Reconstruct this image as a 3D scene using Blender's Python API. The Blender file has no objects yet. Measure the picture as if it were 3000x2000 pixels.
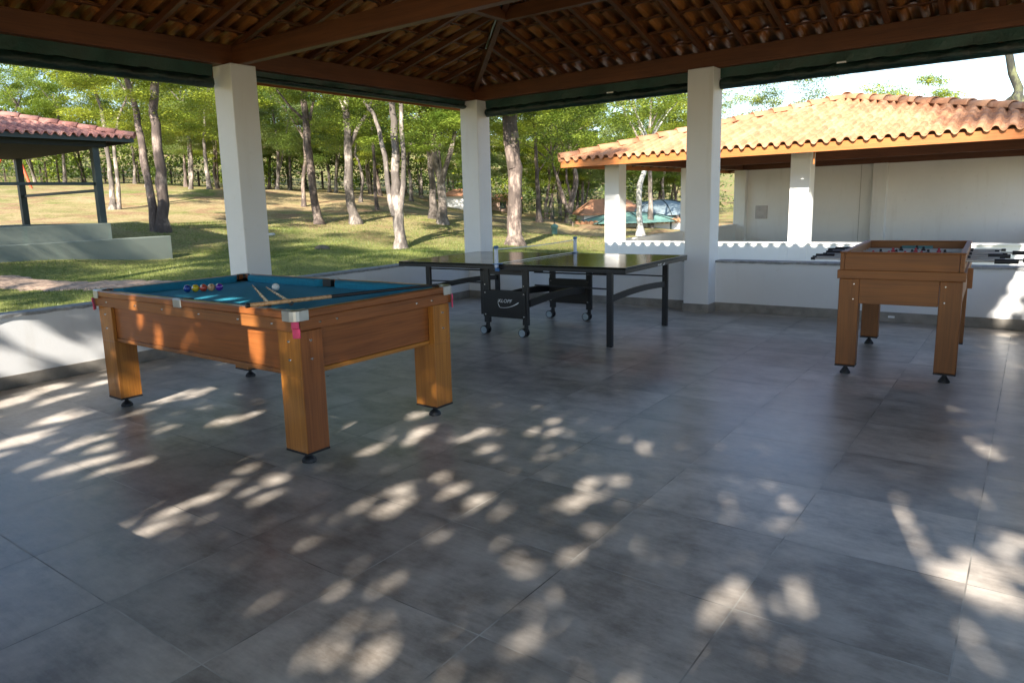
import bpy, bmesh, math, random
import numpy as np
from mathutils import Vector, Matrix
R = math.radians
scene = bpy.context.scene
COL = scene.collection

# ------------------------------------------------------------------ camera
YAW, PITCH, ROLL = R(38.06), R(9.87), R(-1.87)
FOC, PCX, PCY = 2112.2, 1375.4, 962.0          # in pixels of a 3000 x 2000 frame
CAMPOS = Vector((6.530, -8.603, 1.375))
def cam_axes():
    f = Vector((-math.sin(YAW)*math.cos(PITCH), math.cos(YAW)*math.cos(PITCH), -math.sin(PITCH)))
    r = Vector((math.cos(YAW), math.sin(YAW), 0)); u = r.cross(f)
    return r*math.cos(ROLL)+u*math.sin(ROLL), -r*math.sin(ROLL)+u*math.cos(ROLL), f
cr, cu, cf = cam_axes()
cd = bpy.data.cameras.new('camera'); cam = bpy.data.objects.new('camera', cd); COL.objects.link(cam)
cam.matrix_world = Matrix(((cr.x, cu.x, -cf.x, CAMPOS.x), (cr.y, cu.y, -cf.y, CAMPOS.y), (cr.z, cu.z, -cf.z, CAMPOS.z), (0, 0, 0, 1)))
cd.sensor_width = 36; cd.lens = FOC/3000*36
cd.shift_x = (1500-PCX)/3000; cd.shift_y = (PCY-1000)/3000
cd.clip_start = 0.05; cd.clip_end = 600
scene.camera = cam

# ------------------------------------------------------------------ light
AZ, EL = R(16.5), R(33.4)      # light travels to +Y and a little to -X
SUN = Vector((math.sin(AZ)*math.cos(EL), -math.cos(AZ)*math.cos(EL), math.sin(EL)))   # towards the sun
w = bpy.data.worlds.new('World'); scene.world = w; w.use_nodes = True
nt = w.node_tree; nt.nodes.clear()
sky = nt.nodes.new('ShaderNodeTexSky'); sky.sky_type = 'NISHITA'; sky.sun_disc = False
sky.sun_elevation = EL; sky.sun_rotation = math.atan2(SUN.x, SUN.y)
sky.air_density = 1.0; sky.dust_density = .4; sky.ozone_density = 1.6
bg = nt.nodes.new('ShaderNodeBackground'); bg.inputs[1].default_value = 0.115
ow = nt.nodes.new('ShaderNodeOutputWorld')
nt.links.new(sky.outputs[0], bg.inputs[0]); nt.links.new(bg.outputs[0], ow.inputs[0])
sl = bpy.data.lights.new('sun', 'SUN'); sl.energy = 5.0; sl.angle = R(0.53); sl.color = (1.0, 0.93, 0.82)
so = bpy.data.objects.new('sun', sl); COL.objects.link(so)
so.rotation_euler = (-SUN).to_track_quat('-Z', 'Y').to_euler(); so.location = SUN*40
scene.view_settings.view_transform = 'Standard'; scene.view_settings.look = 'None'
scene.view_settings.exposure = 1.62; scene.view_settings.gamma = 1
scene.cycles.max_bounces = 8; scene.cycles.diffuse_bounces = 5; scene.cycles.glossy_bounces = 4
scene.cycles.transmission_bounces = 4; scene.cycles.transparent_max_bounces = 8
scene.cycles.sample_clamp_indirect = 6.0

# ------------------------------------------------------------------ helpers
def tag(o, label=None, cat=None, group=None, kind=None):
    if label: o['label'] = label
    if cat: o['category'] = cat
    if group: o['group'] = group
    if kind: o['kind'] = kind
    return o
def empty(name, loc=(0, 0, 0), rz=0.0, label=None, cat=None, group=None):
    o = bpy.data.objects.new(name, None); COL.objects.link(o); o.empty_display_size = 0.1
    o.location = loc; o.rotation_euler = (0, 0, rz); return tag(o, label, cat, group)
class MB:
    """collects shapes and links them as one mesh object"""
    def __init__(s): s.v = []; s.f = []; s.sm = []; s.uv = None
    def add(s, vs, fs, smooth=False):
        n = len(s.v); s.v.extend([tuple(p) for p in vs]); s.f.extend([tuple(i+n for i in q) for q in fs]); s.sm.extend([smooth]*len(fs)); return s
    def box(s, a, b, bev=0.0, rot=None, piv=None):
        x0, x1 = sorted((a[0], b[0])); y0, y1 = sorted((a[1], b[1])); z0, z1 = sorted((a[2], b[2]))
        bev = min(bev, .45*min(x1-x0, y1-y0, z1-z0))
        if bev <= 0:
            vs = [(x, y, z) for x in (x0, x1) for y in (y0, y1) for z in (z0, z1)]
            fs = [(0, 1, 3, 2), (4, 6, 7, 5), (0, 4, 5, 1), (2, 3, 7, 6), (0, 2, 6, 4), (1, 5, 7, 3)]
        else:
            bm = bmesh.new(); bmesh.ops.create_cube(bm, size=1)
            for v in bm.verts: v.co = Vector((x0+(v.co.x+.5)*(x1-x0), y0+(v.co.y+.5)*(y1-y0), z0+(v.co.z+.5)*(z1-z0)))
            bmesh.ops.bevel(bm, geom=bm.edges[:]+bm.verts[:], offset=bev, segments=1, affect='EDGES', profile=.5)
            bm.verts.index_update(); vs = [v.co.copy() for v in bm.verts]; fs = [[v.index for v in f.verts] for f in bm.faces]; bm.free()
        if rot is not None:
            p = Vector(piv or ((x0+x1)/2, (y0+y1)/2, (z0+z1)/2)); vs = [rot @ (Vector(v)-p)+p for v in vs]
        return s.add(vs, fs)
    def bar(s, p, q, w, h, up=(0, 0, 1), bev=0.0):
        """rectangular bar from p to q, p/q on its centre line, w sideways, h along up"""
        p = Vector(p); q = Vector(q); d = (q-p); L = d.length; d.normalize(); sd = d.cross(Vector(up)).normalized(); u = sd.cross(d)
        m = Matrix((d, sd, u)).transposed()
        t = MB(); t.box((0, -w/2, -h/2), (L, w/2, h/2), bev)
        return s.add([m @ Vector(v)+p for v in t.v], t.f)
    def cyl(s, p, q, r0, r1=None, n=12, caps=True, smooth=True):
        r1 = r0 if r1 is None else r1
        p = Vector(p); q = Vector(q); d = (q-p).normalized(); a = d.orthogonal().normalized(); b = d.cross(a)
        vs = []
        for c, r in ((p, r0), (q, r1)):
            for i in range(n): t = 2*math.pi*i/n; vs.append(c+a*(r*math.cos(t))+b*(r*math.sin(t)))
        s.add(vs, [(i, (i+1) % n, n+(i+1) % n, n+i) for i in range(n)], smooth)
        if caps: s.add(vs[:n], [tuple(range(n))[::-1]]); s.add(vs[n:], [tuple(range(n))])
        return s
    def lathe(s, c, prof, n=16, smooth=True):
        vs = []; c = Vector(c)
        for r, z in prof:
            for i in range(n): t = 2*math.pi*i/n; vs.append(c+Vector((r*math.cos(t), r*math.sin(t), z)))
        fs = [(k*n+i, k*n+(i+1) % n, (k+1)*n+(i+1) % n, (k+1)*n+i) for k in range(len(prof)-1) for i in range(n)]
        s.add(vs, fs, smooth); s.add(vs[:n], [tuple(range(n))[::-1]]); s.add(vs[-n:], [tuple(range(n))]); return s
    def tube(s, pts, rad, n=9, rnd=None, jit=0.0, smooth=True):
        pts = [Vector(p) for p in pts]; vs = []; ref = Vector((1, .3, 0)).normalized(); m = len(pts)
        for k, p in enumerate(pts):
            d = (pts[min(k+1, m-1)]-pts[max(k-1, 0)]).normalized()
            a = (ref-d*ref.dot(d)).normalized(); b = d.cross(a); r = rad[k] if hasattr(rad, '__len__') else rad
            for i in range(n):
                t = 2*math.pi*i/n; rr = r*(1+(rnd.uniform(-jit, jit) if rnd else 0)); vs.append(p+a*(rr*math.cos(t))+b*(rr*math.sin(t)))
        s.add(vs, [(k*n+i, k*n+(i+1) % n, (k+1)*n+(i+1) % n, (k+1)*n+i) for k in range(m-1) for i in range(n)], smooth)
        s.add(vs[:n], [tuple(range(n))[::-1]]); s.add(vs[-n:], [tuple(range(n))]); return s
    def ball(s, c, r, n=20, m=12, sx=1, sy=1, sz=1):
        vs = []; c = Vector(c)
        for k in range(1, m):
            ph = math.pi*k/m
            for i in range(n): t = 2*math.pi*i/n; vs.append(c+Vector((sx*r*math.sin(ph)*math.cos(t), sy*r*math.sin(ph)*math.sin(t), sz*r*math.cos(ph))))
        top = len(vs); vs.append(c+Vector((0, 0, r*sz))); vs.append(c-Vector((0, 0, r*sz)))
        fs = [(k*n+i, (k+1)*n+i, (k+1)*n+(i+1) % n, k*n+(i+1) % n) for k in range(m-2) for i in range(n)]
        fs += [(top, i, (i+1) % n) for i in range(n)]+[(top+1, (m-2)*n+(i+1) % n, (m-2)*n+i) for i in range(n)]
        return s.add(vs, fs, True)
    def build(s, name, mat, parent=None, local=False, label=None, cat=None, group=None, kind=None, loc=None):
        me = bpy.data.meshes.new(name); off = Vector((0, 0, 0))
        if parent is not None and not local:
            off = wloc(parent)
        if loc is not None: off = off+Vector(loc)
        me.from_pydata([(v[0]-off.x, v[1]-off.y, v[2]-off.z) for v in s.v], [], s.f)
        me.polygons.foreach_set('use_smooth', s.sm); me.materials.append(mat); me.validate(); me.update()
        o = bpy.data.objects.new(name, me); COL.objects.link(o); o.parent = parent
        if loc is not None: o.location = loc
        return tag(o, label, cat, group, kind)
def wloc(o):
    p = Vector((0, 0, 0))
    while o is not None: p += o.location; o = o.parent
    return p
def copy_tree(o, parent=None):
    c = o.copy(); COL.objects.link(c); c.parent = parent
    for ch in [x for x in scene.objects if x.parent == o]: copy_tree(ch, c)
    return c

# ------------------------------------------------------------------ materials
def nodes(name):
    m = bpy.data.materials.new(name); m.use_nodes = True; nt = m.node_tree; nt.nodes.clear()
    out = nt.nodes.new('ShaderNodeOutputMaterial'); b = nt.nodes.new('ShaderNodeBsdfPrincipled'); nt.links.new(b.outputs[0], out.inputs[0])
    return m, nt, b
def N(nt, typ, **kw):
    n = nt.nodes.new(typ)
    for k, v in kw.items():
        if k.startswith('i_'): n.inputs[k[2:].replace('_', ' ')].default_value = v
        else: setattr(n, k, v)
    return n
def coords(nt, kind='Object', scale=(1, 1, 1), rot=(0, 0, 0)):
    t = nt.nodes.new('ShaderNodeTexCoord'); mp = nt.nodes.new('ShaderNodeMapping'); mp.inputs['Scale'].default_value = scale; mp.inputs['Rotation'].default_value = rot
    if kind == 'World':
        g = nt.nodes.new('ShaderNodeNewGeometry'); nt.links.new(g.outputs['Position'], mp.inputs[0])
    else: nt.links.new(t.outputs[kind], mp.inputs[0])
    return mp.outputs[0]
def ramp(nt, fac, stops):
    r = nt.nodes.new('ShaderNodeValToRGB'); els = r.color_ramp.elements
    while len(els) < len(stops): els.new(.5)
    for e, (p, c) in zip(els, stops): e.position = p; e.color = (*c, 1) if len(c) == 3 else c
    nt.links.new(fac, r.inputs[0]); return r.outputs[0]
def noise(nt, vec, scale, detail=4, rough=.55, out='Fac'):
    n = nt.nodes.new('ShaderNodeTexNoise'); n.inputs['Scale'].default_value = scale; n.inputs['Detail'].default_value = detail; n.inputs['Roughness'].default_value = rough
    nt.links.new(vec, n.inputs['Vector']); return n.outputs[out]
def mix(nt, fac, a, b, blend='MIX'):
    m = nt.nodes.new('ShaderNodeMix'); m.data_type = 'RGBA'; m.blend_type = blend
    for inp, x in ((m.inputs[0], fac), (m.inputs[6], a), (m.inputs[7], b)):
        if isinstance(x, (int, float)): inp.default_value = x
        elif isinstance(x, tuple): inp.default_value = (*x, 1)
        else: nt.links.new(x, inp)
    return m.outputs[2]
def math_(nt, op, a, b=None, c=None):
    m = nt.nodes.new('ShaderNodeMath'); m.operation = op
    for i, x in enumerate((a, b, c)):
        if x is None: continue
        if isinstance(x, (int, float)): m.inputs[i].default_value = x
        else: nt.links.new(x, m.inputs[i])
    return m.outputs[0]
def bump(nt, b, h, strength=.3, dist=.01):
    n = nt.nodes.new('ShaderNodeBump'); n.inputs['Strength'].default_value = strength; n.inputs['Distance'].default_value = dist
    nt.links.new(h, n.inputs['Height']); nt.links.new(n.outputs[0], b.inputs['Normal'])
def rgh(nt, b, fac, lo, hi):
    mr = nt.nodes.new('ShaderNodeMapRange'); mr.inputs[3].default_value = lo; mr.inputs[4].default_value = hi; nt.links.new(fac, mr.inputs[0]); nt.links.new(mr.outputs[0], b.inputs['Roughness'])
def m_simple(name, col, rough=.5, metal=0.0, var=.12, scale=8.0, bmp=0.0, coat=0.0, kind='Object'):
    m, nt, b = nodes(name); v = coords(nt, kind); n = noise(nt, v, scale, 5)
    lo = tuple(c*(1-var) for c in col); hi = tuple(min(1, c*(1+var)) for c in col)
    nt.links.new(ramp(nt, n, [(.3, lo), (.7, hi)]), b.inputs['Base Color']); b.inputs['Metallic'].default_value = metal
    rgh(nt, b, n, max(0, rough-.06), min(1, rough+.06))
    if coat: b.inputs['Coat Weight'].default_value = coat; b.inputs['Coat Roughness'].default_value = .15
    if bmp: bump(nt, b, noise(nt, v, scale*6, 4), .4, bmp)
    return m
def m_wood(name, dark, light, axis, rough=.3, coat=.3, scale=1.0, knots=True):
    m, nt, b = nodes(name); st = [22*scale]*3; st[axis] = 1.1*scale
    v = coords(nt, 'Object', tuple(st)); n = noise(nt, v, 1.0, 6, .6)
    st2 = [90*scale]*3; st2[axis] = 3*scale; fine = noise(nt, coords(nt, 'Object', tuple(st2)), 1.0, 3)
    big = noise(nt, coords(nt, 'Object', (2.2, 2.2, 2.2)), 1.0, 2)
    mid = tuple((a+c)/2 for a, c in zip(dark, light))
    c1 = ramp(nt, n, [(.30, dark), (.48, mid), (.62, light), (.75, mid)])
    c2 = mix(nt, .35, c1, ramp(nt, fine, [(.35, tuple(d*.5 for d in dark)), (.55, light)]), 'MIX')
    c3 = mix(nt, .3, c2, ramp(nt, big, [(.35, dark), (.65, light)]))
    nt.links.new(c3, b.inputs['Base Color']); rgh(nt, b, fine, rough-.05, rough+.1)
    b.inputs['Coat Weight'].default_value = coat; b.inputs['Coat Roughness'].default_value = .12
    bump(nt, b, fine, .12, .002); return m

M = {}
def wood_set(key, dark, light, **kw):
    for a, c in enumerate('xyz'): M[key+c] = m_wood(key+'_'+c, dark, light, a, **kw)
wood_set('honey', (.25, .085, .013), (.46, .185, .030))        # legs of the pool table
wood_set('mahog', (.15, .043, .010), (.30, .098, .024))         # its frame
wood_set('foos', (.15, .050, .009), (.27, .095, .018), rough=.5, coat=.0)
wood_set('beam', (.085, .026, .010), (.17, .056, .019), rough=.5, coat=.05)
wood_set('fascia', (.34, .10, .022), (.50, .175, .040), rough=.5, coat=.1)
wood_set('cue', (.42, .23, .10), (.58, .35, .17), rough=.25, coat=.5, scale=.5)

def m_paint(name, col, dirt=(.45, .40, .33)):
    m, nt, b = nodes(name); v = coords(nt, 'World'); n = noise(nt, v, 1.3, 5, .6); n2 = noise(nt, v, 9, 5, .65)
    c = ramp(nt, n, [(.3, tuple(x*.94 for x in col)), (.7, col)])
    sx = noise(nt, coords(nt, 'World', (7, 7, .7)), 1.0, 4)
    c = mix(nt, math_(nt, 'MULTIPLY', ramp(nt, sx, [(.58, (0, 0, 0)), (.8, (1, 1, 1))]), .22), c, dirt)
    c = mix(nt, math_(nt, 'MULTIPLY', ramp(nt, n2, [(.62, (0, 0, 0)), (.8, (1, 1, 1))]), .25), c, dirt)
    nt.links.new(c, b.inputs['Base Color']); b.inputs['Roughness'].default_value = .62
    bump(nt, b, noise(nt, v, 60, 4), .25, .003); return m
M['white'] = m_paint('white_masonry_paint', (.72, .725, .735))
M['white2'] = m_paint('white_masonry_paint_old', (.84, .83, .81), (.5, .46, .4))
M['kioskwall'] = m_paint('grey_green_masonry_paint', (.155, .175, .145), (.08, .22, .17))
M['sill'] = m_simple('grey_slate', (.25, .255, .26), .6, var=.35, scale=18, bmp=.004, kind='World')
M['base'] = m_simple('skirting_tile', (.235, .215, .19), .35, var=.28, scale=7, kind='World')
M['plaster_joint'] = m_simple('joint', (.45, .44, .42), .7)

def m_floor():
    m, nt, b = nodes('porcelain_floor_tile'); P = .612
    g = N(nt, 'ShaderNodeNewGeometry'); sp = N(nt, 'ShaderNodeSeparateXYZ'); nt.links.new(g.outputs['Position'], sp.inputs[0])
    u = math_(nt, 'DIVIDE', math_(nt, 'SUBTRACT', sp.outputs[0], 4.607-20*P), P); v = math_(nt, 'DIVIDE', math_(nt, 'SUBTRACT', sp.outputs[1], -6.93-40*P), P)
    fu, fv = math_(nt, 'FRACT', u), math_(nt, 'FRACT', v); iu, iv = math_(nt, 'FLOOR', u), math_(nt, 'FLOOR', v)
    def edge(f): return math_(nt, 'MINIMUM', f, math_(nt, 'SUBTRACT', 1.0, f))
    d = math_(nt, 'MINIMUM', edge(fu), edge(fv))
    cv = N(nt, 'ShaderNodeCombineXYZ'); nt.links.new(iu, cv.inputs[0]); nt.links.new(iv, cv.inputs[1])
    wn = N(nt, 'ShaderNodeTexWhiteNoise', noise_dimensions='3D'); nt.links.new(cv.outputs[0], wn.inputs['Vector'])
    # per-tile shifted coordinates: every tile has its own veins
    off = N(nt, 'ShaderNodeVectorMath', operation='SCALE'); nt.links.new(wn.outputs['Color'], off.inputs[0]); off.inputs['Scale'].default_value = 30
    ad = N(nt, 'ShaderNodeVectorMath', operation='ADD'); nt.links.new(g.outputs['Position'], ad.inputs[0]); nt.links.new(off.outputs[0], ad.inputs[1])
    def mp(sc):
        q = N(nt, 'ShaderNodeMapping'); q.inputs['Scale'].default_value = sc; nt.links.new(ad.outputs[0], q.inputs[0]); return q.outputs[0]
    streak = noise(nt, mp((2.4, 5.0, 1)), 1.0, 8, .66); cloud = noise(nt, mp((3.0, 3.8, 1)), 1.0, 9, .70)
    fine = noise(nt, mp((7, 50, 1)), 1.0, 4, .7)
    c = ramp(nt, streak, [(.25, (.26, .222, .186)), (.5, (.45, .398, .348)), (.72, (.64, .58, .515))])
    c = mix(nt, .68, c, ramp(nt, cloud, [(.36, (.17, .142, .118)), (.52, (.45, .398, .348)), (.72, (.68, .62, .55))]))
    c = mix(nt, .09, c, ramp(nt, fine, [(.38, (.13, .115, .10)), (.62, (.66, .61, .55))]))
    tone = N(nt, 'ShaderNodeMapRange'); nt.links.new(wn.outputs['Value'], tone.inputs[0]); tone.inputs[3].default_value = .80; tone.inputs[4].default_value = 1.16
    sc = N(nt, 'ShaderNodeVectorMath', operation='SCALE'); nt.links.new(c, sc.inputs[0]); nt.links.new(tone.outputs[0], sc.inputs['Scale'])
    gr = ramp(nt, noise(nt, coords(nt, 'World'), 3.1, 4), [(.35, (.12, .105, .09)), (.65, (.55, .52, .47))])
    gm = math_(nt, 'LESS_THAN', d, .0042)
    # darker grime along the joints and stains
    gd = N(nt, 'ShaderNodeMapRange'); nt.links.new(d, gd.inputs[0]); gd.inputs[1].default_value = .0; gd.inputs[2].default_value = .09; gd.inputs[3].default_value = .55; gd.inputs[4].default_value = 0
    gmask = math_(nt, 'MULTIPLY', gd.outputs[0], ramp(nt, noise(nt, coords(nt, 'World'), 2.3, 5), [(.45, (0, 0, 0)), (.7, (1, 1, 1))]))
    c2 = mix(nt, gmask, sc.outputs[0], (.14, .125, .11))
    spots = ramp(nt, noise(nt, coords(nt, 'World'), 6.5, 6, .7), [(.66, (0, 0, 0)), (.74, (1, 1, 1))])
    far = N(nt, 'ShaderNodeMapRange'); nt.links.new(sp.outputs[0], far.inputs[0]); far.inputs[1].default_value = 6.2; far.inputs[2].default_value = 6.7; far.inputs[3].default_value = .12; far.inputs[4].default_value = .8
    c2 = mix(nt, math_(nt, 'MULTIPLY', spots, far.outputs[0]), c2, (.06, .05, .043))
    sp2 = ramp(nt, noise(nt, coords(nt, 'World', (1, 3, 1)), 24, 4, .7), [(.66, (0, 0, 0)), (.72, (1, 1, 1))])
    c2 = mix(nt, math_(nt, 'MULTIPLY', sp2, .35), c2, (.11, .095, .08))
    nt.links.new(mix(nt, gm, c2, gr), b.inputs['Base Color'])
    rgh(nt, b, math_(nt, 'ADD', math_(nt, 'MULTIPLY', cloud, .8), math_(nt, 'MULTIPLY', gm, .6)), .22, .46)
    b.inputs['Specular IOR Level'].default_value = .55
    h = math_(nt, 'SUBTRACT', math_(nt, 'MULTIPLY', fine, .12), gm); bump(nt, b, h, .25, .002)
    return m
M['floor'] = m_floor()

def m_tile(name, stops, rough=.7, spec=.4, pitch=.174, course=.33):
    m, nt, b = nodes(name); v = coords(nt, 'World')
    # one tint per tile: white noise of the snapped position
    sn = N(nt, 'ShaderNodeVectorMath', operation='SNAP'); nt.links.new(v, sn.inputs[0]); sn.inputs[1].default_value = (pitch, course, 50)
    wn = N(nt, 'ShaderNodeTexWhiteNoise', noise_dimensions='3D'); nt.links.new(sn.outputs[0], wn.inputs['Vector'])
    c = ramp(nt, wn.outputs['Value'], stops)
    n = noise(nt, v, 3.0, 6, .65); c = mix(nt, .3, c, ramp(nt, n, [(.35, stops[0][1]), (.7, stops[-1][1])]))
    d = noise(nt, v, 11, 6, .75); c = mix(nt, math_(nt, 'MULTIPLY', ramp(nt, d, [(.58, (0, 0, 0)), (.72, (1, 1, 1))]), .55), c, (.10, .065, .04))
    nt.links.new(c, b.inputs['Base Color']); b.inputs['Roughness'].default_value = rough
    b.inputs['Specular IOR Level'].default_value = spec
    bump(nt, b, noise(nt, v, 45, 4), .3, .004); return m
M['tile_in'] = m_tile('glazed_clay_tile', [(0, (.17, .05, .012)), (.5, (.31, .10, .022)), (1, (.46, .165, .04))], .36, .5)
M['tile_out'] = m_tile('orange_clay_tile', [(0, (.33, .145, .072)), (.5, (.43, .205, .10)), (1, (.52, .28, .155))], .75)  # light orange clay tones, one at random per tile
M['tile_kiosk'] = m_tile('weathered_clay_tile', [(0, (.25, .10, .085)), (.5, (.36, .15, .12)), (1, (.52, .27, .21))], .8)
M['batten'] = M['beamx']
M['tarp'] = m_simple('green_black_tarpaulin', (.005, .022, .020), .38, var=.5, scale=5, bmp=.02, kind='World')
M['tarp2'] = m_simple('green_tarpaulin_hem', (.008, .045, .036), .42, var=.35, scale=6, bmp=.01, kind='World')
M['cloth'] = m_simple('teal_billiard_cloth', (.014, .26, .38), .95, var=.10, scale=40, bmp=.0006)
M['cushion'] = m_simple('teal_cushion_cloth', (.010, .18, .28), .95, var=.10, scale=40)
M['metal'] = m_simple('dull_aluminium', (.52, .53, .54), .36, 1.0, var=.08, scale=20)
M['chrome'] = m_simple('steel_screw', (.75, .74, .70), .2, 1.0)
M['rubber'] = m_simple('black_rubber', (.012, .012, .014), .5, var=.3)
M['pocket'] = m_simple('black_leather_and_hole', (.012, .011, .010), .55, var=.3)
M['pink'] = m_simple('crimson_strap', (.55, .035, .12), .5, var=.15, scale=30)
M['black'] = m_simple('black_powder_coat', (.012, .0125, .014), .35, var=.2, scale=40)
M['ttop'] = m_simple('black_green_laminate', (.010, .014, .012), .13, var=.15, scale=3)
M['wheel'] = m_simple('grey_castor', (.33, .40, .45), .45)
M['blueplastic'] = m_simple('blue_plastic', (.03, .13, .34), .4)
M['netpost'] = m_simple('white_blue_plastic', (.55, .62, .78), .4)
M['tape'] = m_simple('white_tape', (.75, .76, .76), .7)
M['netcord'] = m_simple('net_cord', (.06, .07, .07), .8)
M['print'] = m_simple('white_print', (.78, .80, .82), .5)
M['field'] = m_simple('green_field', (.03, .16, .09), .5)
M['teal'] = m_simple('teal_goal_panel', (.06, .17, .17), .6)
M['red'] = m_simple('red_plastic', (.45, .02, .03), .35)
M['kioskmetal'] = m_simple('dark_green_steel', (.020, .034, .033), .5, var=.3, scale=6)
M['concrete'] = m_simple('pale_concrete', (.48, .47, .43), .8, var=.18, scale=6, bmp=.004)
M['rock'] = m_simple('dark_stone', (.10, .085, .06), .9, var=.4, scale=9, bmp=.02)
M['plate'] = m_simple('grey_cover', (.48, .45, .44), .6)
M['orangeroof'] = m_simple('orange_roof', (.42, .20, .11), .7, var=.25, scale=3)
M['pinkwall'] = m_simple('peach_wall', (.62, .42, .33), .8)
M['greencanvas'] = m_simple('green_canvas', (.16, .30, .25), .6, var=.2, scale=2)
M['bucket'] = m_simple('pale_bucket', (.50, .42, .36), .6)
M['redpipe'] = m_simple('orange_red_paint', (.50, .09, .03), .5)

def m_bark(name, lo, hi, sc=1.0):
    m, nt, b = nodes(name); v = coords(nt, 'World', (9*sc, 9*sc, 2.4*sc)); n = noise(nt, v, 1.0, 7, .7); n2 = noise(nt, coords(nt, 'World', (1, 1, .8)), 2.2, 3)
    c = ramp(nt, n, [(.30, tuple(x*.6 for x in lo)), (.45, lo), (.60, hi), (.75, tuple(min(1, x*1.15) for x in hi))])
    c = mix(nt, ramp(nt, n2, [(.44, (0, 0, 0)), (.54, (.85, .85, .85))]), c, tuple(x*.5 for x in lo))
    nt.links.new(c, b.inputs['Base Color']); b.inputs['Roughness'].default_value = .9
    bump(nt, b, n, .7, .03); return m
M['bark0'] = m_bark('grey_brown_bark', (.17, .14, .12), (.34, .28, .24))
M['bark1'] = m_bark('brown_bark', (.13, .095, .08), (.33, .255, .205))
M['bark2'] = m_bark('pale_bark', (.17, .14, .12), (.42, .355, .30))
M['bark3'] = m_bark('white_bark', (.60, .58, .54), (.75, .73, .68))
M['bark4'] = m_bark('mossy_dark_bark', (.05, .05, .04), (.16, .17, .08))
def m_leaf(name, a, bcol, trans=.35):
    m = bpy.data.materials.new(name); m.use_nodes = True; nt = m.node_tree; nt.nodes.clear()
    out = N(nt, 'ShaderNodeOutputMaterial'); g = N(nt, 'ShaderNodeNewGeometry')
    n = noise(nt, coords(nt, 'World'), 1.3, 4); f = math_(nt, 'ADD', math_(nt, 'MULTIPLY', math_(nt, 'SUBTRACT', n, .5), 2.4), math_(nt, 'ADD', .36, math_(nt, 'MULTIPLY', g.outputs['Random Per Island'], .34)))
    c = ramp(nt, f, [(.30, a), (.75, bcol)])
    d = N(nt, 'ShaderNodeBsdfPrincipled'); nt.links.new(c, d.inputs['Base Color']); d.inputs['Roughness'].default_value = .45; d.inputs['Specular IOR Level'].default_value = .35
    t = N(nt, 'ShaderNodeBsdfTranslucent'); nt.links.new(mix(nt, .5, c, (.25, .32, .03)), t.inputs['Color'])
    ms = N(nt, 'ShaderNodeMixShader'); ms.inputs[0].default_value = trans
    nt.links.new(d.outputs[0], ms.inputs[1]); nt.links.new(t.outputs[0], ms.inputs[2]); nt.links.new(ms.outputs[0], out.inputs[0]); return m
M['leaf0'] = m_leaf('yellow_green_leaves', (.17, .235, .02), (.42, .46, .055))
M['leaf1'] = m_leaf('mid_green_leaves', (.09, .155, .02), (.28, .35, .05))
M['leaf2'] = m_leaf('grey_green_leaves', (.10, .15, .05), (.26, .31, .11))
M['leaf3'] = m_leaf('dark_green_leaves', (.04, .080, .018), (.14, .20, .035))
M['leafshade'] = m_leaf('shade_tree_leaves', (.16, .24, .04), (.34, .42, .10), .5)
M['grassblade'] = m_leaf('grass_blades', (.075, .12, .022), (.24, .26, .07), .2)

def m_ground():
    m, nt, b = nodes('lawn_soil'); v = coords(nt, 'World')
    big = noise(nt, v, .22, 5, .6); mid = noise(nt, v, 1.1, 6, .65); fine = noise(nt, v, 14, 5, .75)
    green = ramp(nt, fine, [(.3, (.06, .085, .02)), (.5, (.14, .165, .04)), (.68, (.27, .27, .08))])
    dry = ramp(nt, fine, [(.3, (.20, .135, .07)), (.55, (.38, .295, .15)), (.75, (.52, .43, .25))])
    soil = ramp(nt, fine, [(.3, (.16, .09, .05)), (.7, (.36, .22, .13))])
    f1 = ramp(nt, math_(nt, 'ADD', math_(nt, 'MULTIPLY', big, .6), math_(nt, 'MULTIPLY', mid, .4)), [(.38, (0, 0, 0)), (.52, (1, 1, 1))])
    # greener close to the pavilion
    g = N(nt, 'ShaderNodeNewGeometry'); ln = N(nt, 'ShaderNodeVectorMath', operation='LENGTH'); nt.links.new(g.outputs['Position'], ln.inputs[0])
    mr = N(nt, 'ShaderNodeMapRange'); nt.links.new(ln.outputs['Value'], mr.inputs[0]); mr.inputs[1].default_value = 7; mr.inputs[2].default_value = 17; mr.inputs[3].default_value = .10; mr.inputs[4].default_value = 1
    mr2 = N(nt, 'ShaderNodeMapRange'); nt.links.new(ln.outputs['Value'], mr2.inputs[0]); mr2.inputs[1].default_value = 26; mr2.inputs[2].default_value = 48; mr2.inputs[3].default_value = 1; mr2.inputs[4].default_value = .35
    c = mix(nt, math_(nt, 'MULTIPLY', math_(nt, 'MULTIPLY', f1, mr.outputs[0]), mr2.outputs[0]), green, dry)
    f2 = ramp(nt, noise(nt, v, .7, 6, .7), [(.50, (0, 0, 0)), (.60, (1, 1, 1))])
    c = mix(nt, math_(nt, 'MULTIPLY', math_(nt, 'MULTIPLY', f2, mr.outputs[0]), .8), c, soil)
    nt.links.new(c, b.inputs['Base Color']); b.inputs['Roughness'].default_value = .95; b.inputs['Specular IOR Level'].default_value = .15
    bump(nt, b, fine, .8, .05); return m
M['ground'] = m_ground()
M['path'] = m_simple('reddish_gravel', (.34, .235, .165), .95, var=.5, scale=14, bmp=.02, kind='World')

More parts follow.
